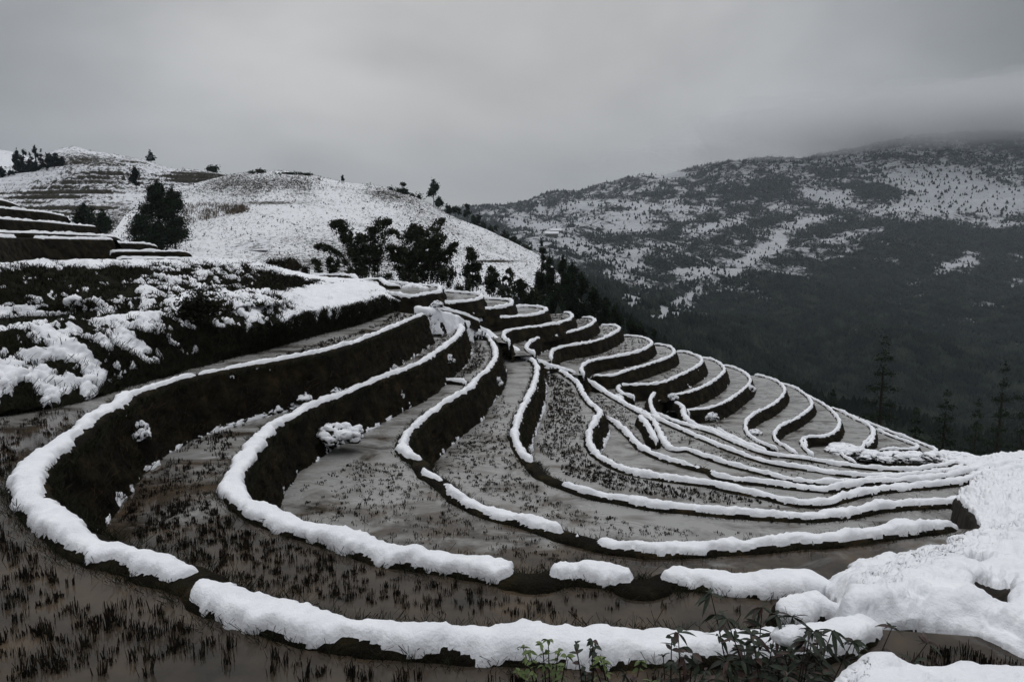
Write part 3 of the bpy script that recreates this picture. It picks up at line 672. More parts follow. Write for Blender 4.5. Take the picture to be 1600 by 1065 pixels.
for poly, dens, h, hg, multi in ST:
    h -= .07; dens *= 4.0
    Q = scatter_px(poly, dens, h)
    if multi == 0: z = level_at(Q); Q = Q[np.abs(z + h) < .25]; z = np.full(len(Q), -h)
    else: z = level_at(Q); k = z > -40; Q, z = Q[k], z[k]
    if len(Q) == 0: continue
    P3 = np.column_stack([Q, z])
    keep = fbm(P3 * .7 + 3, 3) + .30 * rng.random(len(Q)) > -.02; Q, z = Q[keep], z[keep]
    near = np.ones(len(Q), bool)
    for a in range(0, len(Q), 2000):
        d = np.sqrt(((Q[a:a + 2000, None] - BC[None, :, :2]) ** 2).sum(2)); dz = BC[None, :, 2] - z[a:a + 2000, None]
        near[a:a + 2000] = ~(((d < .45) & (np.abs(dz) < .5)) | ((d < .75) & (dz > .5) & (dz < 1.6))).any(1)
    Q, z = Q[near], z[near]; y = Q[:, 1]
    hh = hg * .60 * (.4 + 1.1 * rng.random(len(Q)) ** 1.3); ww = np.clip(y * .0007, .006, .03)
    for lo, hi, nb_ in ((0, 12, 15), (12, 25, 8), (25, 200, 4)):
        k = (y >= lo) & (y < hi)
        if k.any(): parts.append(blades(Q[k, 0], Q[k, 1], z[k], nb_, hh[k], ww[k], .026 if lo < 12 else .035, .16))
v, f = join(parts); tag(obj('rice_stubble', v, f, M_STUB, smooth=False), 'cut rice stubble standing in the flooded paddies', 'stubble', kind='stuff')
print('stubble quads', len(f))
# dark grass fringe under the snow of the nearest banks and on the walls
parts = []
for (c, nr_, h, dr), dens in zip(BANKS[:9], (60, 34, 24, 22, 12, 8, 6, 5, 5)):
    L_ = np.linalg.norm(np.diff(c[:, :3], axis=0), axis=1).sum(); m = int(L_ * dens)
    i = rng.integers(0, len(c), m); up_side = rng.random(m) < .5
    off = np.where(up_side, -.20 - .16 * rng.random(m), .20 + .14 * rng.random(m))
    x = c[i, 0] + nr_[i, 0] * off; y = c[i, 1] + nr_[i, 1] * off
    z = c[i, 2] - np.where(up_side, .04 + .12 * rng.random(m), .05 + .10 * rng.random(m))
    ok = ~((x / y * F > 480) & (y < 12)); x, y, z = x[ok], y[ok], z[ok]; m = len(x)
    parts.append(blades(x, y, z, 4, np.full(m, .09), np.clip(y * .0005, .003, .012), .03, .8))
    # wall moss and grass
    m2 = int(L_ * dens * .8); i = rng.integers(0, len(c), m2); j = rng.random(m2)
    off = .24 + .28 * dr * j; x = c[i, 0] + nr_[i, 0] * off; y = c[i, 1] + nr_[i, 1] * off; z = c[i, 2] - .07 - dr * j
    ok = ~((x / y * F > 480) & (y < 12)); x, y, z = x[ok], y[ok], z[ok]; m2 = len(x)
    parts.append(blades(x, y, z, 3, np.full(m2, .10), np.clip(y * .0005, .003, .012), .03, .8))
# tussock grass on the left slope
m = 16000; a = rng.integers(0, HG.shape[0], m); b_ = rng.integers(0, HG.shape[1], m)
k = (HV[a, b_] > .5) & (HPX[a, b_] < 620) & (HCOV[a, b_] + 1.35 * fbm(HG[a, b_] * 1.85 + 2.2, 5, .6) < .0 + .12 * rng.random(m)); a, b_ = a[k], b_[k]
c3 = HG[a, b_]; parts.append(blades(c3[:, 0], c3[:, 1], c3[:, 2], 6, np.full(len(a), .15), np.clip(c3[:, 1] * .0005, .004, .02), .07, .7))
dry = []
for (c, nr_, h, dr), dens in zip(BANKS[:6], (46, 30, 22, 20, 12, 6)):
    L_ = np.linalg.norm(np.diff(c[:, :3], axis=0), axis=1).sum(); m2 = int(L_ * dens); i = rng.integers(0, len(c), m2); j = rng.random(m2)
    ok = (fbm(np.column_stack([c[i, 0], c[i, 1], c[i, 2] - dr * j]) * .9 + 5, 3) > -.05) & ~((c[i, 0] / c[i, 1] * F > 480) & (c[i, 1] < 12)); i, j = i[ok], j[ok]
    off = .25 + .28 * dr * j; y = c[i, 1] + nr_[i, 1] * off
    dry.append(blades(c[i, 0] + nr_[i, 0] * off, y, c[i, 2] - .07 - dr * j, 3, np.full(len(i), .13), np.clip(y * .0004, .003, .010), .03, 1.1))
v, f = join(dry); M_DRY = mat_noise('dead_grass', [(.3, (.02, .014, .008)), (.6, (.05, .034, .019)), (.8, (.10, .07, .04))], 2, .9, .1, .01, 60, .1)
tag(obj('dead_grass', v, f, M_DRY, smooth=False), 'brown dead grass hanging on the earth walls', 'grass', kind='stuff')
v, f = join(parts); tag(obj('grass', v, f, M_GRASS, smooth=False), 'dark grass tufts on the earth banks and slope', 'grass', kind='stuff')
print('grass quads', len(f))

# ------------------------------------------------------------------ far hills
def hill(name, lines, nu, nv, namp, nscale, mat_, covf, label=None, seed=0, band=None):
    G = loft([('Y', y, p) for y, p in lines], nu, nv, smooth_v=True)
    D_ = fbm(G * nscale + seed, 5, .55); G[..., 2] += D_ * namp
    if band: G = band(G)
    px = 800 + F * G[..., 0] / G[..., 1]
    zc = G[..., 1] * math.cos(TH) - G[..., 2] * math.sin(TH)
    px = 800 + F * G[..., 0] / zc; py = 532.5 - F * (G[..., 2] * math.cos(TH) + G[..., 1] * math.sin(TH)) / zc
    cv = covf(G, px, py)
    o = obj(name, G.reshape(-1, 3), grid_faces(nu, G.shape[0]), mat_, attr={'snow': cv}); tag(o, label, kind='structure')
    return G, px, py, cv
SOILF = [(.3, (.018, .018, .014)), (.7, (.05, .045, .033))]
M_H1 = mat_hill('snowy_hill', (.72, .73, .76), SOILF, 1.3, .8, 2.3, .10)
M_H0 = mat_hill('far_snowy_hill', (.70, .71, .75), SOILF, .6, .8, 2.1, .10)
M_MT = mat_hill('mountain_side', (.44, .45, .475), [(.3, (.005, .006, .006)), (.7, (.016, .017, .014))], .040, .82, 2.2, .14)
def blob(px, py, x, y, a, b, ang=0):
    c, s = math.cos(R(ang)), math.sin(R(ang)); u = (px - x) * c - (py - y) * s; v = (px - x) * s + (py - y) * c
    return np.exp(-(u / a) ** 2 - (v / b) ** 2)
def cov1(G, px, py):
    c = .68 + .24 * fbm(G * .05 + 2, 3)
    c -= .20 * blob(px, py, 380, 290, 70, 22) + .16 * blob(px, py, 620, 300, 60, 16) + .18 * blob(px, py, 470, 285, 30, 20, -60)
    c -= .40 * blob(px, py, 420, 317, 45, 3) + .55 * blob(px, py, 770, 408, 40, 1.8) + .25 * blob(px, py, 560, 400, 120, 30)
    c -= .15 * blob(px, py, 700, 330, 70, 30); return c
H1 = hill('hill', [(62, [(80,470),(250,445),(400,445),(550,470),(700,520),(850,600),(1000,680)]),
                   (75, [(120,432),(250,418),(400,425),(550,445),(700,470),(850,520),(960,570)]),
                   (95, [(150,398),(235,394),(300,395),(400,404),(550,425),(700,445),(850,482),(935,525)]),
                   (135, [(170,372),(258,374),(320,366),(400,362),(550,375),(700,392),(840,430),(915,480)]),
                   (185, [(200,335),(290,338),(350,318),(420,308),(550,325),(680,348),(790,390),(865,430),(900,462)]),
                   (235, [(250,300),(345,277),(400,268),(470,271),(530,283),(600,292),(655,309),(715,342),(790,373),(850,405),(885,445)]),
                   (290, [(250,330),(345,300),(400,295),(470,298),(530,310),(600,320),(655,340),(715,375),(790,410),(850,440),(885,480)])],
          420, 46, .9, .06, M_H1, cov1)
def terr(G):                     # old terraces cut into the far hill: flat treads, steep bare risers
    st = 2.6; z = G[..., 2] / st; f = z - np.floor(z); zz = (np.floor(z) + np.clip((f - .45) / .25, 0, 1)) * st
    zc = G[..., 1] * math.cos(TH) - G[..., 2] * math.sin(TH); px = 800 + F * G[..., 0] / zc; py = 532.5 - F * (G[..., 2] * math.cos(TH) + G[..., 1] * math.sin(TH)) / zc
    m = np.clip(blob(px, py, 60, 305, 130, 30) * 1.6 + blob(px, py, 160, 270, 90, 18) + blob(px, py, 310, 276, 45, 12) * 1.6, 0, 1)
    G[..., 2] = G[..., 2] * (1 - m) + zz * m; return G
def cov0(G, px, py):
    z = G[..., 2] / 2.6; f = z - np.floor(z)
    n = fbm(G * .03 + 8, 4)
    c = .66 + .24 * n
    ris = np.exp(-((f - .55) / .17) ** 2)
    brk = np.clip(.5 + 2.2 * fbm(G * np.array([.02, .02, .12]) + 4, 4), 0, 1.2)
    m = brk * np.clip(blob(px, py, 60, 303, 130, 18, 6) * 1.5 + blob(px, py, 165, 268, 75, 10, 12) * 1.2 + blob(px, py, 315, 276, 38, 9) * 2.2 + .9 * blob(px, py, 120, 325, 80, 14), 0, 1)
    c -= 1.0 * ris * m + .28 * m
    c -= .25 * blob(px, py, 130, 250, 60, 10) + .3 * blob(px, py, 190, 345, 40, 25)
    return c
H0 = hill('hill', [(105, [(-260,420),(0,410),(100,402),(200,402),(300,398),(420,390)]),
                   (140, [(-260,385),(0,380),(100,375),(200,372),(300,370),(420,360)]),
                   (200, [(-260,340),(0,335),(100,335),(200,338),(300,335),(420,325)]),
                   (270, [(-260,300),(0,296),(100,288),(200,290),(300,298),(420,298)]),
                   (340, [(-260,285),(-60,278),(0,264),(30,256),(60,244),(90,234),(115,230),(140,236),(170,240),(210,247),(235,254),(260,262),(300,268),(340,273),(430,292)]),
                   (420, [(-260,330),(-60,310),(0,300),(30,290),(60,280),(90,270),(115,270),(140,270),(170,275),(210,280),(235,290),(260,295),(300,300),(340,305),(430,320)])],
          760, 84, 1.2, .04, M_H0, cov0, band=terr)
hill('hill', [(420, [(-300,330),(0,320),(60,320),(140,320)]), (500, [(-300,260),(-60,250),(0,262),(60,275),(140,300)]),
              (600, [(-300,215),(-100,224),(0,236),(28,240),(60,252),(140,290)]), (700, [(-300,260),(-100,260),(0,262),(28,262),(60,280),(140,310)])],
     160, 20, 2.5, .03, M_H0, lambda G, px, py: .72 + .3 * fbm(G * .02, 3))
SP_ = [(1500,292,75,17,-5,1.1),(1440,285,40,14,0,.9),(1570,320,60,14,0,.7),(1470,325,90,12,0,.75),(1290,306,34,9,-15,.95),(1120,352,42,6,8,1.0),(1180,398,60,9,35,.75),(1090,430,50,7,20,.6),(1215,385,20,12,50,.8),
       (860,357,26,8,0,.95),(900,385,38,8,-12,.9),(845,322,10,8,60,.8),(900,318,22,7,10,.6),(940,330,70,18,0,.42),(1000,335,18,28,0,.5),(960,355,50,10,0,.5),(1330,300,40,6,8,.6),(1360,355,50,9,-10,.55),
       (1340,365,70,7,10,.5),(1520,405,16,16,60,1.0),(1480,418,30,9,20,1.0),(1430,443,26,5,10,.75),(1410,470,60,5,14,.65),(1530,476,50,6,0,.65),(1590,397,18,6,0,.8),(1050,488,40,12,20,.8),(985,470,30,12,30,.7),(1070,465,30,7,30,.6),
       (820,350,30,8,0,.6),(790,340,40,10,0,.5),(1100,300,30,8,0,.4),(1060,470,25,5,0,.5),(1000,400,18,10,0,.5),(1060,330,60,20,0,.25),(1220,330,30,10,0,.3),(1300,400,40,10,0,.25),(1150,455,40,14,0,.3),
       (1250,430,50,9,-20,.5),(1130,500,40,8,-15,.4),(1210,470,30,8,10,.4),(1330,480,25,6,0,.45),(1500,500,40,6,0,.5),(1590,440,20,8,0,.5),(1400,410,40,6,-10,.4),(1100,540,40,8,10,.4),(1460,560,40,8,0,.4),(1300,560,30,6,0,.35),
       (1380,545,45,7,14,.45),(1330,520,20,6,0,.45),(1370,575,14,18,0,.4),(1260,345,50,6,10,.6),(1420,345,60,7,0,.5),(1545,350,50,8,0,.5),(985,272,40,5,0,.6),(1040,272,30,6,0,.8),(830,385,20,10,0,.5)]
DK = [(1365,298,42,10,-4,.7),(1500,370,130,16,-8,.6),(1330,352,60,6,0,.3),(1180,420,0.1,.1,0,0),(1300,450,130,40,0,.25),(1150,520,160,60,0,.2),(1450,560,200,90,0,.35),(1190,350,50,8,10,.3)]
def covm(G, px, py):
    n = fbm(G * .012 + 5, 5, .6); c = .22 + .34 * n + .26 * fbm(G * np.array([.0035, .0035, .016]) + 21, 4) + .16 * billow(G * .006 + 3, 3) - .08 + .13 * blob(px, py, 960, 370, 230, 90) * (1 + 2.0 * n) + .20 * blob(px, py, 1450, 300, 220, 60) + .12 * blob(px, py, 1150, 400, 150, 70)
    for x, y, a, b, an, s in SP_: c = c + .62 * s * blob(px, py, x, y, a, b, an) * (1 + .8 * fbm(G * .02 + x, 3))
    for x, y, a, b, an, s in DK: c = c - s * blob(px, py, x, y, a, b, an)
    c = c + .13 * np.clip((330 - py) / 60, 0, 1)
    return np.clip(c + .20 * fbm(G * .035 + 9, 4, .65), -.4, .80)
MT = hill('mountain', [(70, [(560,640),(850,660),(1000,760),(1200,880),(1600,1000),(2300,1050)]),
                   (140, [(620,520),(850,560),(1000,650),(1200,730),(1600,800),(2300,830)]),
                   (300, [(640,460),(850,490),(1000,565),(1200,640),(1600,700),(2300,720)]),
                   (600, [(640,420),(850,440),(1000,490),(1200,545),(1600,590),(2300,600)]),
                   (1000, [(620,395),(850,400),(1000,425),(1200,455),(1600,480),(2300,480)]),
                   (1500, [(600,372),(850,370),(1000,372),(1200,375),(1600,385),(2300,385)]),
                   (2000, [(560,355),(730,345),(850,338),(1000,325),(1200,308),(1600,295),(2300,285)]),
                   (2500, [(500,345),(640,338),(730,326),(800,318),(850,308),(900,300),(950,288),(1000,276),(1050,268),(1100,262),(1200,248),(1300,236),(1400,224),(1500,214),(1600,206),(1900,190),(2300,180)]),
                   (3000, [(500,355),(730,350),(850,340),(1000,315),(1100,300),(1200,285),(1400,265),(1600,250),(1900,240),(2300,230)])],
          600, 52, 55, .0045, M_MT, covm)
# far ground beyond, to the horizon
gx, gy = np.meshgrid(np.linspace(-9000, 9000, 60), np.linspace(-3000, 9000, 60)); r_ = np.sqrt(gx ** 2 + gy ** 2)
zz = -150 + 0 * gx; zz = np.where(r_ < 500, -150, zz)
o = obj('valley', np.stack([gx.ravel(), gy.ravel(), zz.ravel()], 1), grid_faces(60, 60), M_MT, attr={'snow': np.full(3600, .35)}); tag(o, kind='structure')

# ------------------------------------------------------------------ vegetation
def cones(C, H, Rr, sides=5, tiers=1):
    m = len(C); out = []; parts = []
    for t in range(tiers):
        z0 = t / tiers * .75; z1 = min(1, z0 + (1.0 if tiers == 1 else .55)); rr = Rr * (1 - .7 * z0)
        V = np.zeros((m, sides + 1, 3)); ph = rng.random(m) * 6.28
        for s_ in range(sides):
            a = ph + 2 * math.pi * s_ / sides; rad = rr * (.6 + .7 * rng.random(m))
            V[:, s_, 0] = C[:, 0] + rad * np.cos(a); V[:, s_, 1] = C[:, 1] + rad * np.sin(a); V[:, s_, 2] = C[:, 2] + H * (z0 + .1 * rng.random(m)) - .5
        V[:, sides] = C + np.stack([rng.normal(0, .06, m) * H, rng.normal(0, .06, m) * H, H * z1], 1)
        b = np.arange(m)[:, None] * (sides + 1)
        Fq = np.concatenate([np.stack([b[:, 0] + s_, b[:, 0] + (s_ + 1) % sides, b[:, 0] + sides], 1) for s_ in range(sides)])
        parts.append((V.reshape(-1, 3), Fq))
    return join(parts)
# forest on the mountain: denser where no snow lies
G, px, py, cv = MT
def sample_grid(G, n, w):
    w = w.ravel() / w.sum(); idx = rng.choice(len(w), n, p=w); nv, nu = G.shape[:2]; a, b = idx // nu, idx % nu
    a2 = np.minimum(a + 1, nv - 1); b2 = np.minimum(b + 1, nu - 1); s, t = rng.random(n)[:, None], rng.random(n)[:, None]
    return (G[a, b] * (1 - s) + G[a2, b] * s) * (1 - t) + (G[a, b2] * (1 - s) + G[a2, b2] * s) * t, a, b
vis = ((px > 620) & (px < 1660) & (py > 180) & (py < 760)).astype(float)
pa = np.abs(np.gradient(px, axis=1) * np.gradient(py, axis=0))
det = fbm(G * .022 + 31, 5, .65)
dn = np.clip(1.15 - 2.0 * np.clip(cv + .9 * det, 0, 1), .10, 1)
C_, a, b = sample_grid(G, 105000, vis * pa * dn + 1e-12)
Y_ = C_[:, 1]; H_ = np.clip(Y_ * .0036, 4.8, 8) * (.5 + .9 * rng.random(len(Y_)))
v, f = cones(C_, H_, H_ * (.28 + .25 * rng.random(len(H_))))
tag(obj('forest', v, f, M_PINE, smooth=False), 'dark mixed forest covering the far mountain side', 'forest', kind='stuff')
# scrub on the snowy hills
def leafcloud(C, size, flat_=0.0):
    m = len(C); a = rng.normal(size=(m, 3)); a /= np.linalg.norm(a, axis=1)[:, None]; b = np.cross(a, rng.normal(size=(m, 3))); b /= np.linalg.norm(b, axis=1)[:, None]
    s = np.asarray(size)[..., None] if np.ndim(size) else size
    V = np.stack([C - a * s, C + b * s * .5, C + a * s, C - b * s * .45], 1); return V.reshape(-1, 3), np.arange(m * 4).reshape(-1, 4)
parts = []
for (G, px, py, cv), n, pxs, (x0, x1, y0, y1) in ((H1, 15000, 1.5, (240, 900, 262, 480)), (H1, 1100, 3.2, (240, 900, 262, 480)), (H0, 6000, 1.5, (-20, 430, 228, 400))):
    vis = ((px > x0) & (px < x1) & (py > y0) & (py < y1)).astype(float)
    pa = np.abs(np.gradient(px, axis=1) * np.gradient(py, axis=0))
    w = vis * pa * (.15 + 2.0 * (blob(px, py, 390, 288, 80, 20) + blob(px, py, 640, 305, 60, 18) + blob(px, py, 470, 285, 30, 14)) + np.clip(1.0 - cv, 0, 1) + .8 * np.clip(fbm(G * .04 + 1, 3) + .05, 0, 1))
    C_, a, b = sample_grid(G, n, w + 1e-12)
    s = C_[:, 1] / F * pxs * (.4 + .9 * rng.random(n) ** 2)
    Cn = np.repeat(C_, 5, 0) + rng.normal(size=(n * 5, 3)) * np.repeat(s, 5)[:, None] * np.array([.7, .7, .5]); Cn[:, 2] += np.repeat(s, 5) * .5
    parts.append(leafcloud(Cn, np.repeat(s, 5) * .55))
v, f = join(parts); M_SCRUB = mat_noise('scrub', [(.3, (.015, .015, .010)), (.7, (.05, .042, .028))], .4, .9, .1, .01, 20, .1)
tag(obj('scrub', v, f, M_SCRUB, smooth=False), 'low scrub poking through the snow of the hills', 'scrub', kind='stuff')
# dried corn stalks on the hill
def surf(G, px, py, x, y):
    k = np.argmin((px - x) ** 2 + (py - y) ** 2); return G.reshape(-1, 3)[k]
pp = []
G, px, py, cv = H1
while len(pp) < 900:
    x = rng.uniform(290, 385); y = 352 - (x - 290) * .22 - rng.random() * max(4, 34 - .28 * (x - 290))
    if noise(np.array([[x * .08, y * .2, 1.5]]))[0] < -.12 and rng.random() < .8: continue
    pp.append(surf(G, px, py, x, y))
pp = np.array(pp) + rng.normal(0, .3, (900, 3)) * [1, 1, 0]
v, f = blades(pp[:, 0], pp[:, 1], pp[:, 2], 2, np.full(900, .9), np.full(900, .06), .5, .3)
M_CORN = mat_noise('dry_corn', [(.3, (.05, .04, .03)), (.7, (.14, .11, .08))], 1, .9, .1, .01, 20, .1)
tag(obj('dry_corn_stalks', v, f, M_CORN, smooth=False), 'dry brown corn stalks standing on the snowy hill', 'corn stalks', kind='stuff')

def tube(P, r, sides=6):
    P = np.asarray(P, float); n = len(P); r = np.broadcast_to(r, n); T = np.gradient(P, axis=0); T /= np.linalg.norm(T, axis=1)[:, None] + 1e-9
    u = np.cross(T, [0.31, .2, .93]); u /= np.linalg.norm(u, axis=1)[:, None] + 1e-9; w = np.cross(T, u)
    V = np.concatenate([P + (u * math.cos(a) + w * math.sin(a)) * r[:, None] for a in np.linspace(0, 2 * math.pi, sides + 1)[:-1]])
    Fq = [(s * n + i, s * n + i + 1, ((s + 1) % sides) * n + i + 1, ((s + 1) % sides) * n + i) for s in range(sides) for i in range(n - 1)]
    return V, np.array(Fq)
def crown_points(blobs, n):
    w = np.array([b[3] * b[4] * b[5] for b in blobs]) ** .8; w /= w.sum(); k = rng.choice(len(blobs), n, p=w); B = np.array(blobs)[k]
    d = rng.normal(size=(n, 3)); d /= np.linalg.norm(d, axis=1)[:, None]; r = np.abs(rng.normal(0, .62, n)); r = np.minimum(r, 1.7)
    P = B[:, :3] + d * r[:, None] * B[:, 3:6]
    # thin out to leave gaps
    keep = fbm(P * (1.6 / np.mean(B[:, 3])) + 13, 3) > -.22 - .35 * (1 - r); return P[keep]
def tree(name, base, top_h, blobs, n, leaf, mat_, label, cat='tree', group=None, lean=0):
    """base world point; blobs (dx,dz,dy,r,rz) in metres relative to the base"""
    root = empty(name, label, cat, group); root.location = base
    bl = [(b[0], b[2], b[1], b[3], b[3] * .9, b[4]) for b in blobs]
    P = crown_points(bl, n)
    # small leaf clusters along sprays
    v, f = leafcloud(P, leaf * (.6 + .8 * rng.random(len(P)))); obj('crown', v, f, mat_, root, smooth=False)
    parts = []
    h = top_h; z = np.linspace(-.5, h, 8); parts.append(tube(np.stack([lean * (z / h) ** 2, 0 * z, z], 1), np.linspace(.02 * h + .03, .006 * h, 8)))
    for b in bl[:16]:
        s = np.array([lean * .3, 0, max(.2, b[2] * .55)]); e = np.array(b[:3]); parts.append(tube([s, s * .5 + e * .5 + [0, 0, .05 * h], e], [.009 * h, .006 * h, .003 * h], 5))
    v, f = join(parts); obj('trunk', v, f, M_BARK, root)
    return root
def px_m(Y): return Y / F
# generic tree from photo box
def tree_px(cx, ytop, ybot, wpx, Y, kind, label, cat='tree', group=None, n=None, mat_=None, Yg=None):
    base = at_Y(cx, ybot, Y); m = px_m(Y); H = (ybot - ytop) * m; w = wpx * m
    bl = []
    if kind == 'round':
        for i in range(9):
            z = H * (.30 + .62 * rng.random()); r = w * (.16 + .14 * rng.random()) * (1.15 - .45 * z / H); bl.append((rng.uniform(-.30, .30) * w * (1.2 - .7 * z / H), z, rng.uniform(-.2, .2) * w, r, r * .9))
        bl.append((0, H * .9, 0, w * .16, H * .1))
    elif kind == 'dense':
        for i in range(20):
            z = H * (.08 + .84 * rng.random()); r = w * (.2 + .10 * rng.random()) * (1.2 - .75 * (z / H) ** 2); bl.append((rng.uniform(-.30, .30) * w * (1.25 - 1.0 * (z / H) ** 1.5), z, rng.uniform(-.2, .2) * w, r, r * 1.2))
        bl.append((0, H * .93, 0, w * .10, H * .09))
    elif kind == 'conifer':
        k = 9
        for i in range(k):
            z = H * (.28 + .68 * i / (k - 1)); rr = w * .5 * (1.05 - .85 * (i / (k - 1))) * rng.uniform(.7, 1.15)
            for s in (-1, 1, -.4, .5):
                bl.append((s * rr * .55, z - .03 * H, rng.uniform(-.3, .3) * rr, rr * .52, H * .028))
            bl.append((0, z, 0, rr * .5, H * .03))
    elif kind == 'bush':
        for i in range(6):
            z = H * (.2 + .5 * rng.random()); bl.append((rng.uniform(-.35, .35) * w, z, rng.uniform(-.2, .2) * w, w * .2, H * .28))
    lf = max(m * 1.5, .05)
    n = n or int(np.clip(wpx * (ybot - ytop) * (5.5 if kind == 'dense' else 3.5), 400, 26000))
    return tree('conifer' if kind == 'conifer' else ('bush' if kind == 'bush' else 'tree'), base, H * .8, bl, n, lf, mat_ or M_LEAFD, label, cat, group)

# dark wooded clumps on the left
tree_px(232, 318, 388, 62, 98, 'dense', 'left part of the large dark tree clump beside the snowy hill')
tree_px(252, 283, 388, 50, 100, 'dense', 'tallest dark tree in the large clump beside the snowy hill')
tree_px(274, 293, 384, 42, 99, 'dense', 'right dark tree of the large clump, touching the snowy hill')
tree_px(136, 318, 366, 40, 112, 'dense', 'left bushy tree of the grey pair behind the terraced left edge')
tree_px(162, 326, 372, 32, 110, 'dense', 'right bushy tree of the grey pair behind the terraced left edge')
tree_px(213, 262, 293, 17, 190, 'dense', 'small dark pointed tree alone on the far left hill', mat_=M_PINE)
tree_px(236, 234, 256, 18, 335, 'conifer', 'small layered pine on the crest of the far left hill', mat_=M_PINE, n=500)
tree_px(332, 258, 273, 26, 240, 'bush', 'feathery tuft on the crest left of the white hill', 'bush')
gp = 'trees of the grove on the far left slope'
for i, (x, t, b_, w) in enumerate([(4, 262, 296, 20), (18, 268, 292, 18), (30, 236, 286, 16), (40, 236, 280, 16), (50, 240, 278, 14), (58, 229, 276, 9), (67, 234, 272, 10), (78, 240, 268, 16), (88, 240, 266, 16), (97, 245, 264, 10)]):
    tree_px(x, t, b_, w * 1.1, 300, 'dense', f"{['leftmost','second','third','fourth','fifth','sixth','seventh','eighth','ninth','rightmost'][i]} dark tree{'' if i in (0, 9) else ' from the left'} in the grove on the far left slope", group=gp, mat_=M_PINE)
gp = 'small trees and bushes along the crest of the white hill'
for x, t, b_, w, k, lab in [(628, 286, 310, 22, 'round', 'leafy bush tree on the white hill crest, left of the tallest'), (612, 291, 308, 14, 'bush', 'low leafy bush at the left of the crest thicket'), (650, 299, 318, 22, 'bush', 'spread bush below the crest thicket on the white hill'), (641, 310, 322, 26, 'bush', 'low bush patch under the crest thicket'),
                       (678, 281, 322, 22, 'round', 'tallest thin tree on the white hill crest'), (688, 306, 325, 20, 'bush', 'bush at the foot of the tallest crest tree'), (704, 317, 334, 16, 'bush', 'first bush right of the tallest crest tree'), (712, 322, 336, 16, 'bush', 'second bush right of the tallest crest tree'),
                       (730, 319, 346, 14, 'round', 'upright small tree on the descending crest'), (742, 330, 356, 20, 'bush', 'bush beside the upright small crest tree'), (756, 342, 362, 18, 'bush', 'bush half way down the descending crest'), (772, 350, 368, 18, 'bush', 'bush below half way on the descending crest'),
                       (788, 358, 376, 16, 'bush', 'bush low on the descending crest'), (806, 367, 386, 20, 'bush', 'bush just above the dark conifers on the crest'), (824, 376, 394, 20, 'bush', 'last bush before the dark conifers'), (536, 274, 286, 6, 'round', 'tiny thin tree where the crest dips'), (468, 268, 276, 60, 'bush', 'low hedge of scrub along the summit of the white hill'), (400, 263, 272, 30, 'bush', 'scrub at the left shoulder of the white hill')]:
    tree_px(x, t, b_, w, 225, k, lab, 'tree' if k == 'round' else 'bush', gp)
# bamboo
def bamboo(base, culms, label, Y, leaf=.105, dens=3.4, spread=.27):
    """culms: (tipx,tipy, sag) in photo px; each arches from the base to its tip and droops"""
    root = empty('bamboo_clump', label, 'bamboo'); root.location = base; b = np.array(base); tb, lf = [], []
    for i, (bx, tx, ty, droop, thick) in enumerate(culms):
        t = np.linspace(0, 1, 24); tip = np.array(at_Y(tx, ty, Y + rng.uniform(-1, 1))) - b; st = np.array([(bx) * px_m(Y), rng.uniform(-.4, .4), 0])
        up_ = np.array([st[0] + (tip[0] - st[0]) * .5, tip[1] * .3, max(tip[2], 1) * 1.15 + droop])
        P = ((1 - t) ** 2)[:, None] * st + (2 * t * (1 - t))[:, None] * up_ + (t ** 2)[:, None] * tip
        tb.append(tube(P, np.linspace(.045, .008, 24), 5)); L_ = np.linalg.norm(tip - st)
        m = int(620 * dens * thick * max(1, L_ / 5)); tt = .12 + .88 * rng.random(m) ** .85; idx = (tt * 23).astype(int)
        sp = spread * .8 * thick * (.35 + 1.0 * np.sin(np.clip(tt, 0, 1) * math.pi * .93))
        q = P[idx] + rng.normal(size=(m, 3)) * sp[:, None] * [1, 1, .8]; q[:, 2] -= .25 * sp
        lf.append(q)
    P = np.concatenate(lf); P = P[fbm(P * 1.6, 3) > -.10]
    v, f = leafcloud(P, leaf * (.5 + .9 * rng.random(len(P)))); obj('foliage', v, f, M_LEAFB, root, smooth=False)
    v, f = join(tb); obj('culms', v, f, M_BARK, root)
YB = 64
bamboo(at_Y(570, 438, YB), [(-8, 516, 352, .3, 1.1), (-6, 524, 350, .5, .9), (-4, 534, 372, .3, 1.0), (-14, 489, 386, .3, .8), (-12, 505, 392, .3, .5), (2, 560, 372, .3, 1.2), (10, 600, 350, 1.0, .9), (12, 628, 376, 2.4, .7), (6, 585, 362, .6, 1.0), (0, 548, 395, .2, 1.3), (14, 590, 392, .2, 1.2), (18, 610, 352, 1.3, .7), (-2, 575, 385, .2, 1.2)],
       'arching bamboo clump with drooping plumes in front of the white hill', YB)
bamboo(at_Y(660, 448, YB), [(-20, 622, 392, .2, 1.4), (-12, 638, 368, .2, 1.3), (-6, 646, 356, .3, 1.0), (0, 656, 360, .2, 1.2), (8, 676, 362, .2, 1.3), (14, 692, 347, .3, .9), (16, 690, 372, .2, 1.3), (20, 712, 392, .4, .8), (4, 668, 380, .1, 1.5), (-24, 612, 402, .1, 1.4), (22, 700, 400, .1, 1.3), (-10, 640, 395, .1, 1.5), (12, 680, 392, .1, 1.6), (0, 660, 398, .1, 1.6), (-30, 606, 388, .3, 1.0), (26, 716, 384, .5, .7)],
       'dense dark bamboo clump right of the arching one', YB)
bamboo(at_Y(740, 462, 66), [(0, 734, 392, .2, .9), (-2, 738, 402, .2, .9), (4, 748, 412, .2, .8), (-6, 728, 418, .1, .8)], 'slim upright bamboo clump right of the dense clump', 66)
bamboo(at_Y(768, 465, 66), [(0, 768, 421, .1, .9), (2, 775, 430, .1, .7), (-3, 762, 436, .1, .7)], 'short upright bamboo between the slim and the hooped clump', 66)
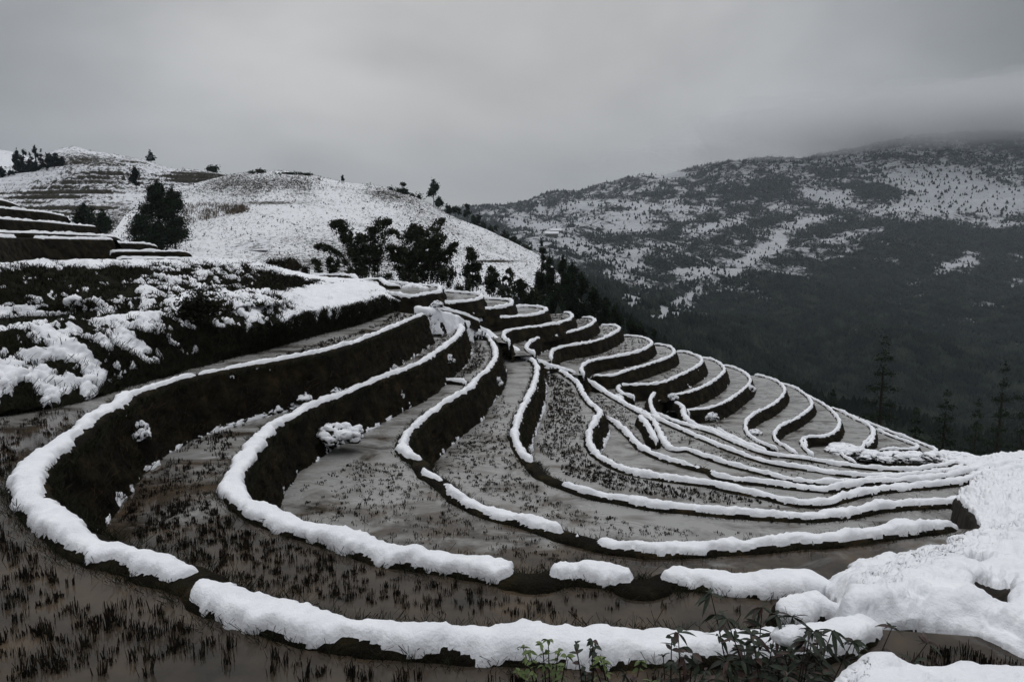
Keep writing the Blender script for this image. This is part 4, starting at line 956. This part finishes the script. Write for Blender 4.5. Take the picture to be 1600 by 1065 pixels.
bamboo(at_Y(808, 470, 67), [(0, 790, 428, 1.0, .5), (-2, 785, 440, 1.2, .4), (6, 812, 440, .1, .8), (8, 820, 446, .1, .7)], 'small bamboo bent into a hoop', 67)
bamboo(at_Y(515, 436, 62), [(-12, 490, 408, .1, .6), (0, 516, 405, .1, .6), (8, 528, 410, .1, .6)], 'low bamboo sprouts left of the arching clump', 62)
for x, t, b_, w, lab in ((560, 415, 446, 46, 'dark undergrowth at the foot of the arching bamboo, left part'), (600, 418, 450, 44, 'dark undergrowth at the foot of the arching bamboo, right part'), (640, 412, 454, 46, 'dark undergrowth below the dense bamboo, left part'), (690, 405, 458, 44, 'dark undergrowth below the dense bamboo, right part'), (724, 432, 462, 26, 'low undergrowth before the slim bamboo'), (790, 446, 474, 30, 'low undergrowth beside the hooped bamboo'), (830, 440, 482, 34, 'low undergrowth before the tall row of trees')):
    tree_px(x, t, b_, w, 62, 'bush', lab, 'bush', 'undergrowth at the feet of the bamboo', mat_=M_LEAFB, n=2600)
tree_px(440, 400, 428, 60, 50, 'bush', 'sparse brownish bush above the left snow slope', 'bush', mat_=M_SCRUB)
tree_px(465, 410, 432, 40, 52, 'bush', 'second brownish bush nearer the bamboo', 'bush', mat_=M_SCRUB)
# dark conifers at the drop on the right of the white hill
gp = 'dark trees on the drop behind the fan of terraces'
for i, (x, t, b_, w, Y) in enumerate([(846, 374, 478, 26, 80), (858, 398, 486, 26, 78), (878, 398, 500, 30, 78), (893, 405, 505, 34, 76), (908, 425, 512, 36, 77), (926, 446, 520, 34, 78), (944, 462, 528, 34, 78), (962, 472, 534, 30, 80), (1000, 500, 540, 24, 82), (985, 488, 538, 22, 82), (868, 440, 492, 26, 74), (1020, 512, 552, 20, 84)]):
    tree_px(x, t, b_, w, Y, 'dense', f"{['tallest','second','third','fourth','fifth','sixth','seventh','eighth','lowest but one','ninth','front','lowest'][i]} dark tree of the row falling away behind the fan", group=gp)
# sparse near-black conifers before the valley at right
gp = 'tall sparse conifers before the dark valley'
for i, (x, t, b_, w, Y) in enumerate([(1364, 502, 790, 110, 62), (1290, 590, 790, 70, 66), (1462, 585, 820, 90, 64), (1545, 540, 830, 80, 62), (1590, 500, 830, 110, 66), (1420, 620, 800, 70, 60), (1510, 600, 830, 80, 60)]):
    tree_px(x, t, b_, w, Y, 'conifer', ['tallest sparse conifer with layered boughs standing before the valley', 'short dark conifer left of the tallest one', 'slim dark conifer well right of the tallest', 'dark conifer second from the right edge', 'dark conifer at the right edge', 'small dark conifer just right of the tallest', 'dark conifer between the slim one and the right edge pair'][i], group=gp, n=11000)

# ------------------------------------------------------------------ snow laden bushes on the banks
def snowy_bush(cx, cy, h, wpx, hpx, label, name='snowy_bush', cover=.8):
    c = at_h(cx, cy, h); m = c.y / F; w = wpx * m * 1.15; H = hpx * m * .8
    root = empty(name, label, 'bush'); root.location = c
    nu_, nv_ = 64, 30; a_ = np.linspace(0, 2 * math.pi, nu_)[None, :]; b_ = np.linspace(.02, .56 * math.pi, nv_)[:, None]
    D = np.stack([np.sin(b_) * np.cos(a_), np.sin(b_) * np.sin(a_), np.cos(b_) + 0 * a_], -1); sd = rng.random() * 90
    a0 = D[:, :1]; D[:, -1:] = a0
    D = D * (1 + .55 * fbm(D * 1.7 + sd, 4, .6)[..., None]); G = D * [w * .58, w * .42, H * .58]
    parts = [(G.reshape(-1, 3), grid_faces(nu_, nv_))]
    k_ = rng.integers(0, nu_ * nv_, 260); P = G.reshape(-1, 3)[k_] * (1 + .08 * rng.random((260, 1))); parts.append(leafcloud(P, max(.02, 1.5 * m)))
    v, f = join(parts); obj('foliage', v, f, M_GRASS, root, smooth=False)
    nz_ = normals(G)[..., 2]; q = G / w
    cov = (nz_ - .50) * .6 + .08 * cover; cov[-3:] -= .8
    v, f = snow_over(G, cov, min(.10, .10 * w + .02), 1.0, 0, .3, seed=sd)
    n2 = fbm(q * 3.2 + sd, 4, .6) * 1.3; cov2 = cov + n2
    v, f = snow_over(G, cov2, min(.10, .12 * w + .02), 2.5, .2, .4, seed=sd, sharp=.3)
    if len(f): o = obj('snow_cap', v, f, M_SNOW, root); o['kind'] = 'stuff'
for a in [(203, 682, 4.0, 42, 44, 'snow topped bush bulging from the nearest bank at left'), (530, 684, 5.5, 56, 40, 'wide snow draped bush at the foot of the second bank wall'), (137, 752, 4.4, 30, 20, 'small snow clump on the inner wall at far left'),
          (130, 800, 4.75, 28, 34, 'snowy tuft low inside the nearest curve at left'), (455, 628, 4.6, 44, 34, 'snow covered shrub at the toe of the long dark wall, left one'), (515, 602, 4.7, 34, 28, 'snow covered shrub at the toe of the long dark wall, right one'),
          (617, 618, 5.4, 20, 22, 'small snowy bush below the second bank'), (475, 712, 5.95, 30, 30, 'snowy tuft at the water edge under the second bank'), (700, 565, 5.2, 16, 20, 'little round snowy bush beside the stubble pool'), (770, 600, 6.7, 20, 24, 'spiky snowy bush on the third bank wall'),
          (683, 479, 3.2, 14, 14, 'round snow capped bush at the top of the spine'), (1172, 610, 12.4, 12, 14, 'snowy tuft at the wall of the twelfth terrace, upper'), (1113, 655, 12.3, 14, 18, 'snowy tuft below the front of the twelfth terrace'), (1180, 678, 13.1, 16, 10, 'snowy tuft inside the hook of the thirteenth terrace')]:
    snowy_bush(*a)
DB = at_Y(312, 500, 20.5)
tree('bush', DB, .6, [(0, .45, 0, .55, .45), (.35, .35, 0, .4, .35), (-.35, .3, 0, .4, .35)], 5000, .05, M_GRASS, 'dark round bush bare of snow on the left slope', 'bush')
for a_ in ((742, 521, 5.5, 18, 12, 'snowy scrub in the gap left of the fourth terrace'), (768, 540, 6.3, 14, 10, 'small snowy scrub between the spine and the third bank'), (826, 562, 7.1, 16, 12, 'snowy scrub beside the sixth terrace hook'), (905, 592, 8.9, 16, 10, 'snowy scrub at the foot of the eighth terrace front'), (968, 622, 10.3, 18, 12, 'snowy scrub in the gap below the tenth terrace'), (1048, 622, 11.2, 16, 12, 'snowy scrub where two thick snow lines meet')): snowy_bush(*a_)
for x, y, h_, lab in [(1350, 712, 15.2, 'snow dusted scrub below the short cross dyke'), (1395, 716, 15.0, 'snow dusted scrub left of the last pool tip'), (1430, 716, 14.0, 'snow dusted scrub on the dark gully'), (1475, 716, 13.2, 'snow dusted scrub on the skyline edge'), (1500, 718, 12.5, 'snow dusted scrub right of the skyline edge'), (1583, 722, 10.9, 'snowy twiggy bush at the right skyline'), (1320, 705, 14.9, 'snow dusted scrub in the fork of the lowest banks')]:
    snowy_bush(x, y, h_, 46, 16, lab, cover=.9)
# dark boulders in the snow field
def boulder(cx, cy, h, wpx, label):
    c = at_h(cx, cy, h); m = c.y / F; r = wpx * m / 2; root = empty('boulder', label, 'boulder'); root.location = c
    nu, nv = 24, 16; V = []
    for j in range(nv + 1):
        a = math.pi * j / nv
        for i in range(nu): V.append((math.sin(a) * math.cos(2 * math.pi * i / nu), math.sin(a) * math.sin(2 * math.pi * i / nu), math.cos(a)))
    V = np.array(V); V *= (1 + .3 * fbm(V * 1.2 + cx, 4)[:, None]); Fq = [(j * nu + i, (j + 1) * nu + i, (j + 1) * nu + (i + 1) % nu, j * nu + (i + 1) % nu) for j in range(nv) for i in range(nu)]
    obj('rock', V * r * [1, .8, .75], np.array(Fq), M_MUD, root)
    v, f = join([lump((-r * .9, 0, r * .25), r * .6, r * .5, r * .4), lump((-r * .5, .1, r * .6), r * .5, r * .5, r * .25)]); obj('snow_cap', v, f, M_SNOW, root)
boulder(1546, 818, 6.0, 24, 'dark round boulder poking from the snow at the pool end')

# ------------------------------------------------------------------ leafy plants right before the viewer
M_LEAFN = mat_noise('broad_leaf_green', [(.3, (.006, .010, .005)), (.6, (.014, .022, .010)), (.8, (.03, .042, .018))], 5, .6, .2, .005, 60, .35)
M_LEAFR = mat_noise('broad_leaf_red', [(.3, (.014, .008, .006)), (.7, (.045, .020, .016))], 5, .5, .2, .005, 60, .35)
M_LEAFY = mat_noise('broad_leaf_lime', [(.3, (.05, .075, .022)), (.7, (.11, .15, .045))], 5, .5, .2, .005, 60, .35)
def leaf_mesh(p, d, L_, w, curl=.25, roll=0):
    d = np.array(d, float); d /= np.linalg.norm(d); s = np.cross(d, [0, 0, 1]); s /= np.linalg.norm(s) + 1e-9; nrm_ = np.cross(s, d)
    s = s * math.cos(roll) + nrm_ * math.sin(roll)
    V = []
    for t, k in ((0, .08), (.2, .7), (.42, 1.0), (.65, .8), (.85, .4), (1, .02)):
        c = np.array(p) + d * L_ * t - np.array([0, 0, 1]) * curl * L_ * t * t
        V += [c - s * w * k + nrm_ * w * .25 * k, c, c + s * w * k + nrm_ * w * .25 * k]
    Fq = []
    for i in range(5): a = i * 3; Fq += [(a, a + 1, a + 4, a + 3), (a + 1, a + 2, a + 5, a + 4)]
    return np.array(V), np.array(Fq)
def leafy(cx, cy_top, Y, hgt, nst, label, leafL=.10, leafw=.016, wid=.25, mats=(None,), whorl=6, name='leafy_plant', red=.2):
    top = at_Y(cx, cy_top, Y); base = Vector((top.x, top.y, top.z - hgt)); root = empty(name, label, 'plant'); root.location = base
    st, l1, l2 = [], [], []
    for i in range(nst):
        e = np.array([rng.normal(0, wid), rng.normal(0, wid * .5), hgt * (1 - .45 * rng.random() ** 1.2) if i else hgt])
        s0 = np.array([e[0] * .25, e[1] * .25, 0]); P = np.array([s0 * (1 - t) + e * t + np.array([0, 0, .08 * hgt * math.sin(t * 3.1)]) for t in np.linspace(0, 1, 7)])
        st.append(tube(P, np.linspace(.006, .0025, 7), 5))
        for node in (6, 5, 4, 3):
            for k in range(whorl if node == 6 else max(2, whorl - 3)):
                a = rng.random() * 6.28; dd = (math.cos(a), math.sin(a), rng.uniform(-.5, .55)); q = leaf_mesh(P[node], dd, leafL * rng.uniform(.6, 1.2), leafw * rng.uniform(.8, 1.2), rng.uniform(.1, .6), rng.uniform(-.8, .8))
                (l2 if rng.random() < red else l1).append(q)
    v, f = join(st); obj('stem', v, f, M_BARK, root)
    v, f = join(l1); obj('leaves', v, f, mats[0], root)
    if l2: v, f = join(l2); obj('reddish_leaves', v, f, M_LEAFR, root)
    return root
leafy(1185, 938, 3.6, .95, 8, 'tall dark green leafy plant with pointed leaves before the snow bank', .105, .014, .15, (M_LEAFN,), 10, red=.15)
leafy(1240, 965, 3.4, .9, 9, 'leafy plant right beside the tall one, carrying a snow lump', .10, .013, .17, (M_LEAFN,), 9, red=.22)
leafy(1300, 990, 3.4, .9, 14, 'bushy green and red plant left of the corner snow bank', .085, .011, .19, (M_LEAFN,), 9, red=.35)
leafy(1228, 1010, 3.1, .8, 16, 'low thick plant at the bottom edge under the snow lump', .085, .011, .26, (M_LEAFN,), 9, red=.3)
leafy(1075, 985, 3.6, .7, 4, 'single reddish leaved sprig over the nearest bank', .10, .017, .05, (M_LEAFN,), 5, red=.55)
leafy(862, 1008, 3.5, .5, 8, 'lime green sprouting plant at the bottom centre', .045, .012, .10, (M_LEAFY,), 6, red=0)
leafy(925, 1000, 3.6, .5, 4, 'thin dark twiggy plant right of the lime one', .05, .014, .05, (M_LEAFN,), 4, red=.1)
leafy(975, 1030, 3.3, .45, 7, 'small green sprouts at the bottom edge right of the dark twigs', .05, .012, .14, (M_LEAFY,), 5, red=.1)
leafy(1050, 1035, 3.2, .45, 8, 'low dark green sprouts left of the thick leafy bush', .06, .011, .14, (M_LEAFN,), 6, red=.3)
sl_ = at_Y(1238, 993, 3.35); root = empty('snow_lump', 'oval snow lump resting on the leafy plants', 'snow lump'); root.location = sl_
nu, nv = 40, 26; V = np.array([(math.sin(math.pi * j / nv) * math.cos(2 * math.pi * i / nu), math.sin(math.pi * j / nv) * math.sin(2 * math.pi * i / nu), math.cos(math.pi * j / nv)) for j in range(nv + 1) for i in range(nu)])
V *= (1 + .16 * fbm(V * 1.6 + 3, 3)[:, None]); V = V * [.108, .07, .05]
obj('snow_mass', V, np.array([(j * nu + i, (j + 1) * nu + i, (j + 1) * nu + (i + 1) % nu, j * nu + (i + 1) % nu) for j in range(nv) for i in range(nu)]), M_SNOW, root)

# ------------------------------------------------------------------ two farmhouses on the mountain side
M_HW = mat_noise('house_wall', [(.3, (.10, .09, .08)), (.7, (.16, .14, .12))], .5); M_HR = mat_noise('snowy_roof', [(.3, (.6, .6, .63)), (.7, (.7, .7, .73))], .5)
G, px, py, cv = MT
for x, y, s, lab in ((862, 369, 1.0, 'lower snow roofed farmhouse on the far mountain side'), (869, 364, .8, 'upper snow roofed farmhouse on the far mountain side')):
    c = surf(G, px, py, x, y); L_, W_, Hh = 13 * s, 7 * s, 5 * s
    root = empty('farmhouse', lab, 'house', 'farmhouses on the mountain side'); root.location = Vector(c) + Vector((0, 0, 1))
    V = [(-L_, -W_, -8), (L_, -W_, -8), (L_, W_, -8), (-L_, W_, -8), (-L_, -W_, Hh), (L_, -W_, Hh), (L_, W_, Hh), (-L_, W_, Hh), (-L_, 0, Hh + 3.6), (L_, 0, Hh + 3.6)]
    obj('wall', V, [(0, 1, 5, 4), (1, 2, 6, 9, 5), (2, 3, 7, 6), (3, 0, 4, 8, 7)], M_HW, root, smooth=False)
    e = 1.5; V = [(-L_ - e, -W_ - e, Hh - .6), (L_ + e, -W_ - e, Hh - .6), (L_ + e, 0, Hh + 4), (-L_ - e, 0, Hh + 4), (L_ + e, W_ + e, Hh - .6), (-L_ - e, W_ + e, Hh - .6)]
    V2 = V + [(a[0], a[1], a[2] + .7) for a in V]
    obj('roof', V2, [(0, 1, 2, 3), (3, 2, 4, 5), (6, 9, 8, 7), (9, 11, 10, 8), (0, 6, 7, 1), (1, 7, 8, 2), (2, 8, 10, 4), (4, 10, 11, 5), (5, 11, 9, 3), (3, 9, 6, 0)], M_HR, root, smooth=False)

# ------------------------------------------------------------------ air
def volume_mat(name, dens, col, aniso=0.0):
    m = bpy.data.materials.new(name); m.use_nodes = True; t = m.node_tree; t.nodes.clear()
    o = N(t, 'ShaderNodeOutputMaterial'); p = N(t, 'ShaderNodeVolumePrincipled')
    p.inputs['Density'].default_value = dens; p.inputs['Color'].default_value = (*col, 1); p.inputs['Anisotropy'].default_value = aniso
    t.links.new(p.outputs[0], o.inputs['Volume']); return m
def box(name, lo, hi, m):
    V = [(x, y, z) for z in (lo[2], hi[2]) for y in (lo[1], hi[1]) for x in (lo[0], hi[0])]
    return obj(name, V, [(0, 2, 3, 1), (4, 5, 7, 6), (0, 1, 5, 4), (2, 6, 7, 3), (0, 4, 6, 2), (1, 3, 7, 5)], m, smooth=False)
zmax = max(MT[0][..., 2].max(), 0)
hz = box('haze', (-9100, -3100, -260), (9100, 9100, zmax + 15), volume_mat('haze', .000072, (.80, .90, 1.0)))
tag(hz, 'pale blue winter haze between viewer and mountain', 'haze', kind='stuff')

def mist(cx, cy, Y, rx, rz, ry, dens, k):
    c = at_Y(cx, cy, Y); nu, nv = 48, 28
    V = np.array([(math.sin(math.pi * j / nv) * math.cos(2 * math.pi * i / nu), math.sin(math.pi * j / nv) * math.sin(2 * math.pi * i / nu), math.cos(math.pi * j / nv)) for j in range(nv + 1) for i in range(nu)])
    V = V * (1 + .5 * fbm(V * 1.9 + k * 7, 5, .6)[:, None]) * [rx, ry, rz] + np.array(c)
    V[:, 2] = np.minimum(V[:, 2], MISTTOP - 12 - k * .7)
    o = obj('mist', V, np.array([(j * nu + i, (j + 1) * nu + i, (j + 1) * nu + (i + 1) % nu, j * nu + (i + 1) % nu) for j in range(nv) for i in range(nu)]), MM[k % 2])
    tag(o, kind='stuff')
MM = [volume_mat('mist', .0014, (.97, .98, 1)), volume_mat('mist_thin', .0010, (.97, .98, 1))]
MISTTOP = zmax + 420
for k, a in enumerate([(1330, 200, 2450, 560, 100, 420), (1500, 180, 2450, 520, 105, 420), (1640, 172, 2450, 560, 120, 450), (1200, 226, 2500, 420, 62, 380), (1420, 200, 2300, 700, 70, 380), (1060, 252, 2550, 330, 36, 300), (1560, 186, 2350, 620, 120, 380)]):
    mist(*a, 0, k)
for v_ in hz.data.vertices:
    if v_.co.z > 0: v_.co.z = MISTTOP
